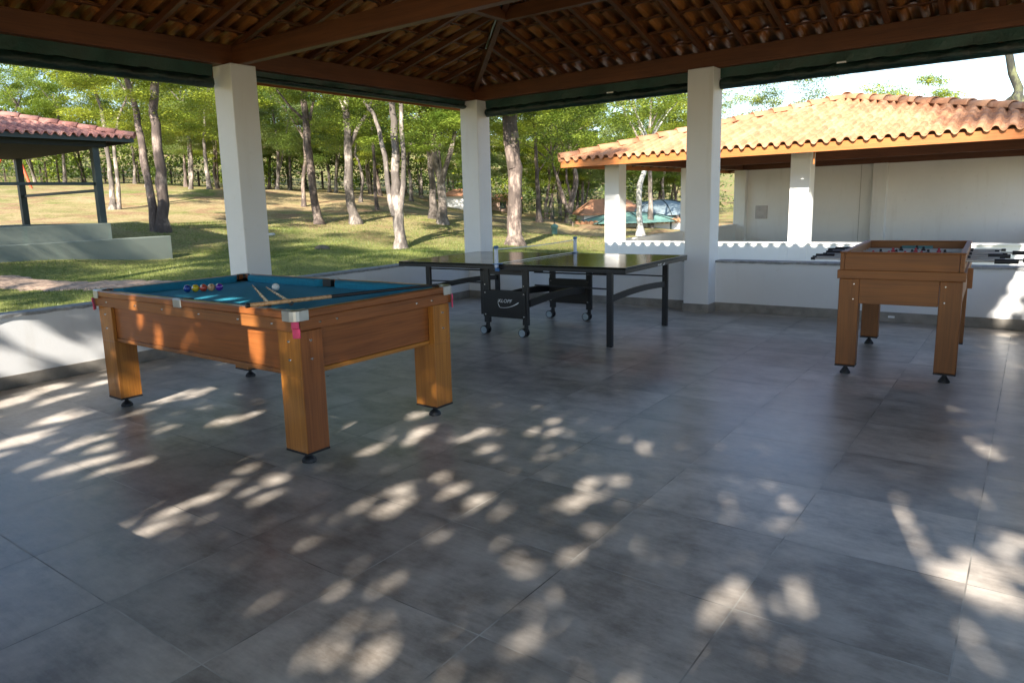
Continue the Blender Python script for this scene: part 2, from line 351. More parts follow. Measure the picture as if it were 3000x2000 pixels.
M['darkceil'] = m_simple('dark_matt_ceiling', (.018, .022, .020), .95)  # very dark colour with a rough finish
TREES=[
  ('twin trunk rough bark tree', 1, [([[-11.61, 1.59, 0.93], [-11.65, 1.7, 1.58], [-11.76, 1.81, 2.47], [-11.94, 1.87, 3.36], [-12.04, 1.93, 3.98], [-12.06, 2.09, 4.78], [-12.1, 2.23, 5.57]], 0.162, 0.09), ([[-11.78, 1.46, 0.95], [-11.88, 1.51, 1.5], [-12.04, 1.54, 2.22], [-12.26, 1.57, 3.11], [-12.46, 1.61, 4.0], [-12.62, 1.6, 4.54], [-12.85, 1.56, 5.16]], 0.117, 0.063)]),
  ('pale twin slender', 2, [([[-19.75, 4.37, 1.55], [-19.9, 4.46, 2.45], [-20.1, 4.52, 3.42], [-20.28, 4.59, 4.4], [-20.51, 4.6, 5.25], [-20.82, 4.55, 6.11]], 0.105, 0.049), ([[-19.58, 4.52, 1.59], [-19.75, 4.63, 2.68], [-19.94, 4.72, 3.78], [-19.9, 4.99, 4.86], [-19.7, 5.33, 5.7]], 0.08, 0.037)]),
  ('A', 1, [([[-12.28, 7.49, 0.83], [-12.41, 7.49, 1.3], [-12.58, 7.57, 2.28], [-12.8, 7.66, 3.43], [-12.91, 7.75, 4.25], [-13.02, 7.86, 5.16], [-13.11, 7.99, 6.02]], 0.148, 0.091), ([[-12.95, 7.73, 4.27], [-13.35, 7.51, 4.7], [-13.74, 7.33, 5.3]], 0.051, 0.028), ([[-12.81, 7.83, 4.25], [-12.76, 8.0, 4.83], [-12.74, 8.14, 5.42]], 0.051, 0.028)]),
  ('A2', 1, [([[-18.32, 11.89, 1.32], [-18.46, 12.0, 2.31], [-18.48, 12.23, 3.42], [-18.59, 12.35, 4.33]], 0.103, 0.051)]),
  ('B', 2, [([[-11.32, 8.24, 0.84], [-11.5, 8.24, 1.46], [-11.64, 8.35, 2.44], [-11.72, 8.5, 3.42], [-11.81, 8.6, 4.21], [-11.87, 8.71, 4.87], [-11.88, 8.85, 5.58]], 0.17, 0.085), ([[-11.68, 8.52, 3.38], [-11.5, 8.8, 4.0], [-11.29, 9.07, 4.46], [-11.18, 9.29, 5.08]], 0.08, 0.045), ([[-11.88, 8.59, 4.4], [-12.04, 8.56, 4.8], [-12.22, 8.49, 5.12]], 0.051, 0.034)]),
  ('C', 2, [([[-6.95, 5.72, 0.17], [-7.05, 5.78, 0.83], [-7.16, 5.84, 1.5], [-7.21, 5.91, 1.94], [-7.3, 6.03, 2.84], [-7.39, 6.14, 3.64], [-7.47, 6.18, 4.12], [-7.53, 6.27, 4.75]], 0.166, 0.069), ([[-7.16, 5.76, 1.08], [-7.29, 5.75, 1.5], [-7.38, 5.77, 1.95], [-7.5, 5.84, 2.69], [-7.68, 5.86, 3.39], [-7.84, 5.83, 3.84], [-8.09, 5.72, 4.2], [-8.31, 5.63, 4.59]], 0.078, 0.042), ([[-7.05, 5.83, 1.08], [-7.03, 6.03, 1.87], [-7.07, 6.14, 2.51], [-7.16, 6.21, 3.15], [-7.25, 6.33, 4.01], [-7.33, 6.43, 4.75]], 0.083, 0.046)]),
  ('D', 2, [([[-10.32, 11.55, 0.62], [-10.4, 11.7, 1.57], [-10.49, 11.79, 2.29], [-10.71, 11.74, 2.85], [-10.84, 11.83, 3.71], [-10.86, 12.02, 4.64], [-10.9, 12.2, 5.57]], 0.185, 0.074), ([[-10.47, 11.78, 2.16], [-10.37, 12.0, 2.84], [-10.25, 12.26, 3.55], [-10.22, 12.5, 4.53], [-10.2, 12.68, 5.29]], 0.105, 0.049), ([[-10.51, 11.81, 2.42], [-10.65, 11.89, 3.27], [-10.63, 12.04, 3.91], [-10.6, 12.25, 4.75]], 0.049, 0.025)]),
  ('D2', 2, [([[-11.27, 12.17, 0.9], [-11.36, 12.32, 1.94], [-11.57, 12.43, 3.14], [-11.75, 12.5, 4.11], [-12.03, 12.45, 4.92], [-12.26, 12.4, 5.5]], 0.141, 0.051), ([[-11.52, 12.41, 2.92], [-11.68, 12.53, 4.02], [-11.82, 12.62, 4.91]], 0.064, 0.038)]),
  ('smallcurve', 2, [([[-17.18, 14.14, 1.62], [-17.16, 14.35, 2.51], [-17.38, 14.37, 3.36], [-17.52, 14.31, 3.62], [-17.51, 14.49, 4.35]], 0.068, 0.038)]),
  ('thin', 1, [([[-15.1, 13.08, 1.14], [-15.25, 13.14, 1.93], [-15.38, 13.32, 3.16], [-15.55, 13.45, 4.39], [-15.69, 13.5, 5.13]], 0.078, 0.043)]),
  ('E', 1, [([[-4.83, 8.04, 0.23], [-4.86, 8.11, 0.7], [-4.9, 8.24, 1.41], [-4.98, 8.37, 2.27], [-5.1, 8.46, 3.12], [-5.21, 8.55, 3.93], [-5.28, 8.63, 4.55]], 0.199, 0.208), ([[-5.03, 8.33, 2.27], [-5.18, 8.37, 2.99], [-5.31, 8.45, 3.84], [-5.39, 8.52, 4.42]], 0.123, 0.095)]),
  ('F', 1, [([[-9.77, 17.13, 0.55], [-9.88, 17.27, 1.61], [-10.02, 17.4, 2.68], [-10.18, 17.56, 3.97], [-10.34, 17.65, 4.91]], 0.107, 0.05), ([[-10.0, 17.37, 2.47], [-9.77, 17.66, 2.93], [-9.59, 17.87, 3.26]], 0.036, 0.021)]),
  ('G', 1, [([[-9.3, 18.77, 0.49], [-9.45, 18.79, 1.09], [-9.68, 18.76, 1.81], [-9.87, 18.74, 2.34], [-10.1, 18.7, 2.97]], 0.11, 0.051), ([[-9.3, 18.81, 0.69], [-9.26, 18.99, 1.35], [-9.16, 19.21, 2.01], [-9.26, 19.29, 2.67], [-9.45, 19.27, 3.3], [-9.53, 19.34, 3.87], [-9.65, 19.37, 4.45]], 0.139, 0.066), ([[-9.26, 18.99, 1.35], [-9.51, 19.0, 2.24], [-9.56, 19.11, 2.95]], 0.059, 0.037)]),
  ('H', 3, [([[-3.38, 13.03, 0.2], [-3.47, 13.16, 1.12], [-3.51, 13.27, 1.75], [-3.42, 13.42, 2.13], [-3.39, 13.55, 2.59], [-3.38, 13.67, 3.08]], 0.098, 0.065)]),
  ('I', 2, [([[-6.36, 20.37, 3.13], [-6.45, 20.45, 3.82], [-6.48, 20.61, 4.67], [-6.55, 20.8, 5.78]], 0.071, 0.036), ([[-6.52, 20.32, 3.48], [-6.79, 20.28, 4.26], [-7.07, 20.26, 5.17]], 0.05, 0.028), ([[-6.66, 20.22, 3.53], [-6.99, 20.11, 4.22], [-7.31, 19.98, 4.75], [-7.48, 19.94, 5.18]], 0.05, 0.028), ([[-6.44, 20.53, 4.12], [-6.28, 20.79, 4.75], [-6.22, 20.95, 5.26]], 0.05, 0.028)]),
]
SAPLINGS=[([-29.38, 15.09, 2.46], 0.057), ([-33.91, 19.32, 2.65], 0.054), ([-29.6, 17.49, 2.45], 0.07), ([-32.23, 20.64, 2.67], 0.054), ([-25.14, 15.81, 2.38], 0.072), ([-29.51, 20.13, 2.43], 0.052), ([-28.39, 22.26, 2.25], 0.053), ([-25.74, 20.44, 2.14], 0.05), ([-25.63, 23.1, 2.07], 0.062), ([-22.25, 20.56, 1.95], 0.047), ([-19.51, 20.04, 1.55], 0.054), ([-24.48, 26.48, 1.67], 0.054), ([-15.31, 20.54, 0.59], 0.06), ([-18.47, 25.74, 0.34], 0.06), ([-13.81, 24.22, 0.29], 0.063), ([-16.72, 29.63, 0.07], 0.062), ([-14.27, 26.41, 0.17], 0.057), ([-32.69, 15.16, 2.87], 0.08), ([-26.87, 11.88, 2.4], 0.043), ([-34.49, 13.75, 2.88], 0.05), ([-38.28, 10.87, 3.23], 0.089), ([-38.09, 8.43, 3.22], 0.066), ([-42.91, 11.14, 3.38], 0.064), ([-43.6, 14.47, 3.41], 0.068), ([-37.04, 14.4, 3.14], 0.062), ([-12.09, 34.53, 0.04], 0.096), ([-10.54, 31.9, 0.11], 0.06), ([-11.82, 36.02, -0.02], 0.076), ([-10.69, 34.34, 0.03], 0.062), ([-13.69, 37.13, -0.04], 0.08), ([-15.55, 30.58, 0.22], 0.062), ([-13.27, 27.22, 0.32], 0.066), ([-31.2, 29.12, 2.42], 0.062), ([-35.1, 26.13, 2.68], 0.062), ([-32.75, 27.89, 2.34], 0.062), ([-24.33, 11.32, 2.5], 0.072), ([-25.58, 30.75, 1.51], 0.059)]
GROUND=[(-11.61, 1.59, 0.93), (-19.75, 4.37, 1.55), (-12.28, 7.49, 0.83), (-18.32, 11.89, 1.32), (-11.32, 8.24, 0.84), (-6.95, 5.72, 0.17), (-10.32, 11.55, 0.62), (-11.27, 12.17, 0.9), (-17.18, 14.14, 1.62), (-15.1, 13.08, 1.14), (-4.83, 8.04, 0.23), (-9.77, 17.13, 0.55), (-9.3, 18.77, 0.49), (-3.38, 13.03, 0.2), (-29.38, 15.09, 2.46), (-33.91, 19.32, 2.65), (-29.6, 17.49, 2.45), (-32.23, 20.64, 2.67), (-25.14, 15.81, 2.38), (-29.51, 20.13, 2.43), (-28.39, 22.26, 2.25), (-25.74, 20.44, 2.14), (-25.63, 23.1, 2.07), (-22.25, 20.56, 1.95), (-19.51, 20.04, 1.55), (-24.48, 26.48, 1.67), (-15.31, 20.54, 0.59), (-18.47, 25.74, 0.34), (-13.81, 24.22, 0.29), (-16.72, 29.63, 0.07), (-14.27, 26.41, 0.17), (-32.69, 15.16, 2.87), (-26.87, 11.88, 2.4), (-34.49, 13.75, 2.88), (-38.28, 10.87, 3.23), (-38.09, 8.43, 3.22), (-42.91, 11.14, 3.38), (-43.6, 14.47, 3.41), (-37.04, 14.4, 3.14), (-12.09, 34.53, 0.04), (-10.54, 31.9, 0.11), (-11.82, 36.02, -0.02), (-10.69, 34.34, 0.03), (-13.69, 37.13, -0.04), (-15.55, 30.58, 0.22), (-13.27, 27.22, 0.32), (-31.2, 29.12, 2.42), (-35.1, 26.13, 2.68), (-32.75, 27.89, 2.34), (-24.33, 11.32, 2.5), (-25.58, 30.75, 1.51), (-8.83, -3.27, 0.58), (-8.73, -1.42, 0.4), (-8.85, 0.14, 0.35), (-6.31, -4.21, 0.25), (-4.18, -2.56, 0.17), (-4.74, -0.89, 0.38), (-5.57, 2.33, 0.38), (-4.42, 4.49, 0.24), (-7.35, 16.29, -0.14), (-3.36, 9.12, -0.08), (-3.14, 5.48, 0.19), (-16.32, 12.2, 1.47), (-40.66, 14.2, 3.4), (-33.76, 19.5, 2.95), (-25.13, 26.1, 2.23), (-28.59, 23.47, 2.59), (-45.83, 10.2, 3.63)]
SPOTS=[(1.34, -6.48, 0.0, 0.054), (1.26, -6.62, 0.0, 0.035), (1.66, -6.16, 0.0, 0.036), (1.56, -5.93, 0.0, 0.037), (1.59, -5.73, 0.0, 0.053), (1.51, -5.55, 0.0, 0.049), (2.37, -6.02, 0.0, 0.037), (2.41, -5.91, 0.0, 0.042), (2.41, -5.79, 0.0, 0.034), (2.19, -6.27, 0.0, 0.033), (1.99, -6.65, 0.0, 0.048), (2.03, -6.77, 0.0, 0.046), (2.21, -6.73, 0.0, 0.042), (2.18, -7.08, 0.0, 0.043), (2.4, -7.05, 0.0, 0.055), (2.43, -6.95, 0.0, 0.056), (2.42, -6.84, 0.0, 0.043), (2.65, -6.81, 0.0, 0.042), (2.67, -6.72, 0.0, 0.035), (2.64, -6.93, 0.0, 0.034), (3.09, -6.45, 0.0, 0.021), (3.07, -6.34, 0.0, 0.014), (3.28, -6.44, 0.0, 0.033), (3.37, -6.64, 0.0, 0.028), (3.45, -6.78, 0.0, 0.03), (3.45, -6.87, 0.0, 0.024), (3.44, -7.0, 0.0, 0.029), (3.57, -7.0, 0.0, 0.028), (3.57, -7.13, 0.0, 0.022), (3.54, -7.2, 0.0, 0.019), (3.42, -7.17, 0.0, 0.017), (3.54, -6.46, 0.0, 0.025), (3.63, -5.87, 0.0, 0.026), (3.65, -5.41, 0.0, 0.056), (3.71, -5.57, 0.0, 0.029), (3.38, -5.23, 0.0, 0.032), (3.42, -5.17, 0.0, 0.024), (3.97, -5.43, 0.0, 0.025), (3.98, -5.25, 0.0, 0.026), (4.07, -5.19, 0.0, 0.025), (4.19, -5.49, 0.0, 0.026), (4.15, -6.44, 0.0, 0.025), (4.28, -6.41, 0.0, 0.033), (4.18, -6.21, 0.0, 0.03), (4.28, -6.3, 0.0, 0.023), (4.25, -5.99, 0.0, 0.021), (4.43, -6.13, 0.0, 0.029), (4.46, -6.05, 0.0, 0.035), (4.57, -6.07, 0.0, 0.037), (4.73, -6.14, 0.0, 0.022), (4.66, -6.47, 0.0, 0.015), (5.03, -7.21, 0.0, 0.02), (5.04, -7.18, 0.0, 0.015), (3.2, -5.59, 0.0, 0.02), (1.82, -7.09, 0.0, 0.03), (3.9, -6.49, 0.0, 0.021), (4.22, -4.84, 0.0, 0.026), (4.34, -5.04, 0.0, 0.034), (4.24, -5.11, 0.0, 0.029), (4.59, -5.4, 0.0, 0.027), (4.51, -5.45, 0.0, 0.023), (4.75, -4.91, 0.0, 0.031), (4.89, -4.96, 0.0, 0.028), (4.9, -5.6, 0.0, 0.028), (5.0, -5.5, 0.0, 0.026), (4.98, -5.81, 0.0, 0.033), (4.94, -5.88, 0.0, 0.027), (5.02, -5.76, 0.0, 0.022), (5.15, -6.06, 0.0, 0.019), (4.87, -5.96, 0.0, 0.016), (5.59, -5.63, 0.0, 0.019), (5.77, -5.36, 0.0, 0.014), (5.81, -5.48, 0.0, 0.012), (6.15, -5.0, 0.0, 0.023), (6.19, -5.19, 0.0, 0.022), (6.24, -5.36, 0.0, 0.023), (6.28, -5.49, 0.0, 0.025), (6.42, -4.02, 0.0, 0.027), (6.45, -4.17, 0.0, 0.017), (6.45, -3.84, 0.0, 0.019), (5.79, -6.33, 0.0, 0.024), (5.79, -6.23, 0.0, 0.025), (5.81, -6.18, 0.0, 0.021), (5.87, -6.25, 0.0, 0.02), (5.8, -6.42, 0.0, 0.015), (5.92, -6.38, 0.0, 0.013), (5.96, -6.02, 0.0, 0.016), (5.99, -6.11, 0.0, 0.014), (6.06, -6.46, 0.0, 0.012), (5.98, -6.2, 0.0, 0.012), (5.33, -6.83, 0.0, 0.023), (5.32, -6.78, 0.0, 0.016), (5.34, -6.89, 0.0, 0.015), (5.18, -6.34, 0.0, 0.014), (6.38, -5.61, 0.0, 0.025), (6.44, -5.51, 0.0, 0.026), (6.51, -5.56, 0.0, 0.037), (6.57, -5.52, 0.0, 0.041), (6.48, -5.67, 0.0, 0.032), (6.54, -5.68, 0.0, 0.032), (6.59, -5.72, 0.0, 0.023), (6.35, -5.67, 0.0, 0.021), (6.43, -5.72, 0.0, 0.02), (6.48, -5.82, 0.0, 0.017), (6.47, -6.04, 0.0, 0.016), (6.49, -6.12, 0.0, 0.016), (6.45, -6.02, 0.0, 0.013), (6.51, -6.18, 0.0, 0.012), (6.58, -5.22, 0.0, 0.027), (6.53, -5.38, 0.0, 0.022), (6.34, -5.17, 0.0, 0.014), (5.2, -6.27, 0.0, 0.014), (5.05, -6.47, 0.0, 0.016)]
EXTRA=[(1.0, -6.9, 0, 0.1), (0.5, -6.6, 0, 0.12), (0.75, -6.3, 0, 0.1), (0.3, -6.2, 0, 0.1), (0.5, -5.9, 0, 0.08), (0.9, -5.9, 0, 0.06), (0.25, -5.6, 0, 0.08), (0.6, -5.4, 0, 0.06), (1.3, -6.6, 0, 0.08), (1.6, -6.9, 0, 0.1), (0, -5.6, 0.2, 0.06), (0, -6.3, 0.2, 0.07), (0.0, -6.26, 0.48, 0.09), (0.0, -6.36, 0.24, 0.08), (0.0, -6.12, 0.34, 0.1), (0.0, -5.91, 0.22, 0.09), (0.0, -6.02, 0.27, 0.08), (0.0, -6.4, 0.16, 0.06), (3.02, -6.27, 0.83, 0.05), (3.07, -6.27, 0.77, 0.06), (3.09, -6.27, 0.71, 0.06), (3.18, -6.27, 0.79, 0.05), (3.16, -6.27, 0.65, 0.05), (3.15, -6.27, 0.6, 0.05), (3.03, -6.27, 0.67, 0.04), (1.88, -6.27, 0.82, 0.03), (1.86, -6.27, 0.74, 0.03), (2.07, -6.27, 0.6, 0.04), (2.08, -6.27, 0.65, 0.03), (1.6, -6.27, 0.4, 0.04), (1.6, -6.27, 0.29, 0.05), (1.56, -6.27, 0.21, 0.05), (6.48, 0, 0.52, 0.05), (6.44, 0, 0.38, 0.06), (6.4, 0, 0.24, 0.06), (6.35, 0, 0.12, 0.06), (6.5, 0, 0.45, 0.05), (6.4, -0.3, 0, 0.07), (2.12, -5.91, 0.8, 0.04), (2.36, -5.88, 0.8, 0.05), (2.7, -5.95, 0.8, 0.06), (2.61, -5.95, 0.8, 0.05)]

# ------------------------------------------------------------------ terrain
PAV = (-.6, 7.4, -8.8, .6); PAV2 = (-.4, 7.4, 3.9, 12.3)
ctrl = [tuple(g) for g in GROUND]+[
 (-8.6, .3, .30), (-8.6, -1.5, .40), (-8.6, -3.3, .52), (-8.6, -6, .66), (-.4, -8, -.06), (-.4, -5, -.06), (-.4, -2, -.06), (-.3, .8, -.08), (3, .9, -.10), (7.5, .9, -.12), (8, -5, -.1), (3, -10, -.05), (8, -10, -.1), (-4, -10, .1), (-3, -6, .02),
 (2, -4, -.25), (5, -6, -.25), (5, -2, -.25), (0, 4.3, -.15), (3.2, 4, -.2), (7, 4, -.25), (0, 12, -.15), (5, 12, -.25), (4, 8, -.5), (12, 6, -.4), (10, 16, -.5), (2, 18, -.3), (16, 30, -.6),
 (-14, -8, .9), (-20, -4, 1.4), (-30, -4, 2.3), (-14, -20, .8), (8, -25, -.4), (30, -10, -1), (-45, -20, 3),
 (-75, 10, 7), (-70, 45, 8), (-45, 70, 8), (-20, 80, 3.5), (5, 85, 3.0), (30, 80, 3.0), (-8, 60, 1.6), (-2, 48, .6), (10, 55, .8), (-50, 50, 4.5), (-62, 20, 5), (60, 60, 3), (-100, 60, 16), (-60, 110, 10), (0, 120, 6), (50, 120, 5), (60, 0, -1), (40, -50, -1), (-60, -60, 3)]
cp = np.array([c[:2] for c in ctrl], float); cz = np.array([c[2] for c in ctrl], float)
Kd = np.linalg.norm(cp[:, None]-cp[None], axis=2)
nA = len(cp); Am = np.zeros((nA+3, nA+3)); Am[:nA, :nA] = -np.sqrt(Kd**2+.6)+.8*np.eye(nA); Am[:nA, nA] = 1; Am[:nA, nA+1:] = cp; Am[nA, :nA] = 1; Am[nA+1:, :nA] = cp.T
sol = np.linalg.solve(Am, np.concatenate([cz, [0, 0, 0]]))
def gz(x, y):
    P = np.stack([np.atleast_1d(np.asarray(x, float)), np.atleast_1d(np.asarray(y, float))], 1)
    D_ = np.linalg.norm(P[:, None]-cp[None], axis=2); z = -np.sqrt(D_**2+.6)@sol[:nA]+sol[nA]+P@sol[nA+1:]
    z = z+.035*np.sin(P[:, 0]*.9+.7)*np.sin(P[:, 1]*.75)+.02*np.sin(P[:, 0]*2.3+P[:, 1]*1.7)
    for x0, x1, y0, y1 in (PAV, PAV2):
        ins = (P[:, 0] > x0) & (P[:, 0] < x1) & (P[:, 1] > y0) & (P[:, 1] < y1); z = np.where(ins, np.minimum(z, -.10), z)
    return z
def gz1(x, y): return float(gz(x, y)[0])
gx = np.concatenate([np.linspace(-130, -50, 26)[:-1], np.linspace(-50, -16, 60)[:-1], np.linspace(-16, 10, 105)[:-1], np.linspace(10, 40, 40)[:-1], np.linspace(40, 110, 20)])
gy = np.concatenate([np.linspace(-90, -14, 30)[:-1], np.linspace(-14, 24, 130)[:-1], np.linspace(24, 60, 60)[:-1], np.linspace(60, 150, 28)])
X, Y = np.meshgrid(gx, gy); Z = np.concatenate([gz(xr, yr) for xr, yr in zip(X, Y)])
vs = np.stack([X.ravel(), Y.ravel(), Z], 1).tolist(); nx = len(gx)
mb = MB(); mb.v = vs; mb.f = [(j*nx+i, j*nx+i+1, (j+1)*nx+i+1, (j+1)*nx+i) for j in range(len(gy)-1) for i in range(nx-1)]; mb.sm = [True]*len(mb.f)
mb.build('ground', M['ground'], kind='structure')
# reddish gravel path in front of the kiosk, draped on the ground
rnd = random.Random(5); PATH = [(-13.5, -9.6, .55), (-10.2, -6.6, .55), (-7.6, -4.55, .52), (-6.1, -3.45, .50), (-5.0, -2.65, .48), (-4.1, -1.9, .40), (-3.4, -1.1, .30), (-2.9, -.2, .16)]
mb = MB(); rows = []
def smooth_path(P, n):
    out = []
    for k in range(len(P)-1):
        for t in range(n):
            a = t/n; out.append(tuple(P[k][i]*(1-a)+P[k+1][i]*a for i in range(3)))
    return out+[P[-1]]
sp_ = smooth_path(PATH, 14)
for k, (x, y, hw) in enumerate(sp_):
    a = sp_[max(k-1, 0)]; b_ = sp_[min(k+1, len(sp_)-1)]; d = Vector((b_[0]-a[0], b_[1]-a[1], 0)).normalized(); nn = Vector((-d.y, d.x, 0))
    l = hw*(1+rnd.uniform(-.22, .22)); r_ = hw*(1+rnd.uniform(-.22, .22)); row = []
    for t in np.linspace(-1, 1, 9):
        o_ = t*(l if t < 0 else r_); px, py = x+nn.x*o_, y+nn.y*o_; row.append((px, py, gz1(px, py)+.028-.03*abs(t)**4))
    rows.append(row)
mb.add([p for r_ in rows for p in r_], [(k*9+i, k*9+i+1, (k+1)*9+i+1, (k+1)*9+i) for k in range(len(rows)-1) for i in range(8)], True)
mb.build('path', M['path'], kind='structure')

# ------------------------------------------------------------------ hip roofs
def tile_slope(P0, e, i_, L, D, zt, slope, mat, parent, p=.174, course=.33, amp=.052, phase=0.0, seed=1):
    P0 = Vector(P0); e = Vector(e); i_ = Vector(i_); mb = MB(); rn = random.Random(seed); us = []; u = -phase*p
    while u < L+p: us.append(u); u += p/10
    k = 0
    while True:
        d0 = k*course-(.05 if k == 0 else 0); d1 = min((k+1)*course+.07, D)
        if d0 >= D-.05: break
        jz = [rn.uniform(-.004, .004) for _ in range(int(L/p)+4)]; jd = [rn.uniform(-.012, .012) for _ in range(int(L/p)+4)]
        top = []; bot = []; valid = []
        for u in us:
            t = (u/p) % 1.0; ti = int(max(u, 0)/p)+1
            h = amp*math.sin(math.pi*t/.60)**.5 if t < .60 else -.020*math.sin(math.pi*(t-.60)/.40)
            a = min(max(u, max(d0, 0)), L-max(d0, 0)); b = min(max(u, d1), L-d1); valid.append((a, b))
            dd = d0+jd[ti]
            q0 = P0+e*a+i_*dd; q1 = P0+e*b+i_*d1
            z0 = zt+slope*dd+h+.009+jz[ti]*.4; z1 = zt+slope*d1+h*.97-.002
            top.append(((q0.x, q0.y, z0), (q1.x, q1.y, z1))); bot.append(((q0.x, q0.y, z0-.013), (q1.x, q1.y, z1-.013)))
        for j in range(len(us)-1):
            if valid[j] == valid[j+1] or (abs(valid[j][0]-valid[j+1][0]) < 1e-6 and abs(valid[j][1]-valid[j+1][1]) < 1e-6): continue
            a0, a1 = top[j]; b0, b1 = top[j+1]; c0, c1 = bot[j]; e0, e1 = bot[j+1]
            mb.add([a0, b0, b1, a1, c0, e0, e1, c1], [(0, 1, 2, 3), (4, 7, 6, 5), (0, 4, 5, 1)], True)
        k += 1
    return mb.build('roof_slope', mat, parent)
def ridge_caps(mb, a, b, r=.10, step=.36):
    a = Vector(a); b = Vector(b); L = (b-a).length; d = (b-a)/L; sd = d.cross(Vector((0, 0, 1))).normalized(); up = sd.cross(d); n = int(L/step)
    for k in range(n):
        p = a+d*(k*L/n-.03); q = a+d*((k+1)*L/n+.03); vs = []
        for c, rr, lift in ((p, r*1.08, .014), (q, r*.9, 0)):
            for th in (1, 0):
                for j in range(9):
                    t = math.pi*j/8; R_ = rr-(.014 if th == 0 else 0); vs.append(c+sd*(R_*math.cos(t))+up*(R_*math.sin(t)*.9+lift-.02))
        fs = [(j, j+1, 18+j+1, 18+j) for j in range(8)]+[(9+j, 27+j, 27+j+1, 9+j+1) for j in range(8)]+[(j, 9+j, 9+j+1, j+1) for j in range(8)]+[(18+j, 18+j+1, 27+j+1, 27+j) for j in range(8)]
        mb.add(vs, fs, True)
def hip_roof(parent, x0, x1, y0, y1, zr, slope, tile, wood, fascia, rafters=True, rh=.055, zlift=.008, fasc=(.13, .07), pitch=.46, seed=1, capmat=None, phase=0.0, tp=.174, amp=.052):
    W = x1-x0; H = y1-y0; D = min(W, H)/2; zt = zr+rh+.02+zlift
    sides = [((x0, y1, 0), (1, 0, 0), (0, -1, 0), W), ((x1, y0, 0), (-1, 0, 0), (0, 1, 0), W), ((x0, y0, 0), (0, 1, 0), (1, 0, 0), H), ((x1, y1, 0), (0, -1, 0), (-1, 0, 0), H)]
    for n_, (P0, e, i_, L) in enumerate(sides):
        tile_slope(P0, e, i_, L, D, zt, slope, tile, parent, seed=seed+n_, phase=phase, p=tp, amp=amp)
        P0v, ev, iv = Vector(P0), Vector(e), Vector(i_); ax = 'x' if abs(i_[0]) > .5 else 'y'; ea = 'x' if abs(e[0]) > .5 else 'y'
        if rafters:
            cnt = int((L-.6)/pitch); st = (L-cnt*pitch)/2 if n_ else .63+.5-2*pitch
            if n_ == 2: st = (y1+.5-.5-.82-y0) % pitch
            k = 0; u = st
            while u < L-.25:
                dd = min(u, L-u, D)-.04
                if dd > .3:
                    a = P0v+ev*u+iv*.03; b = P0v+ev*u+iv*dd; m_ = MB()
                    m_.bar((a.x, a.y, zr+slope*.03+rh/2), (b.x, b.y, zr+slope*dd+rh/2), .05, rh, bev=.003); m_.build('rafter', wood[ax], parent)
                u += pitch
            k = 0
            while k*.33+.10 < D-.1:
                d = k*.33+.10; a = P0v+ev*(d+.02)+iv*d; b = P0v+ev*(L-d-.02)+iv*d; m_ = MB()
                m_.bar((a.x, a.y, zr+slope*d+rh+.008), (b.x, b.y, zr+slope*d+rh+.008), .045, .016); m_.build('batten', wood[ea], parent); k += 1
        a = P0v+ev*(.0)+iv*.0; b = P0v+ev*L; m_ = MB(); o_ = iv*.008
        m_.bar((a.x+o_.x, a.y+o_.y, zr+(fasc[1]-fasc[0]/2)), (b.x+o_.x, b.y+o_.y, zr+(fasc[1]-fasc[0]/2)), .022+.001*n_, fasc[0], bev=.003); m_.build('fascia_board', fascia[ea], parent)
    if rafters:
        for cx, cy, sx, sy in ((x0, y1, 1, -1), (x1, y1, -1, -1), (x0, y0, 1, 1), (x1, y0, -1, 1)):
            m_ = MB(); m_.bar((cx+sx*.06, cy+sy*.06, zr+slope*.06-.0), (cx+sx*D, cy+sy*D, zr+slope*D-.0), .065, .15, bev=.004); m_.build('hip_rafter', wood['x'], parent)
    caps = MB(); e = .0; zc = zt+.045
    if W <= H: ra, rb = (x0+D, y0+D), (x0+D, y1-D)
    else: ra, rb = (x0+D, y0+D), (x1-D, y0+D)
    zR = zc+slope*D
    for c in ((x0, y0), (x1, y0), (x0, y1), (x1, y1)):
        r_ = ra if (abs(c[0]-ra[0])+abs(c[1]-ra[1])) < (abs(c[0]-rb[0])+abs(c[1]-rb[1])) else rb
        ridge_caps(caps, (*c, zc), (*r_, zR))
    if abs(ra[0]-rb[0])+abs(ra[1]-rb[1]) > .3: ridge_caps(caps, (*ra, zR+.01), (*rb, zR+.01))
    caps.build('ridge_cap', capmat or tile, parent)
WOODB = {'x': M['beamx'], 'y': M['beamy']}; WOODF = {'x': M['fasciax'], 'y': M['fasciay']}

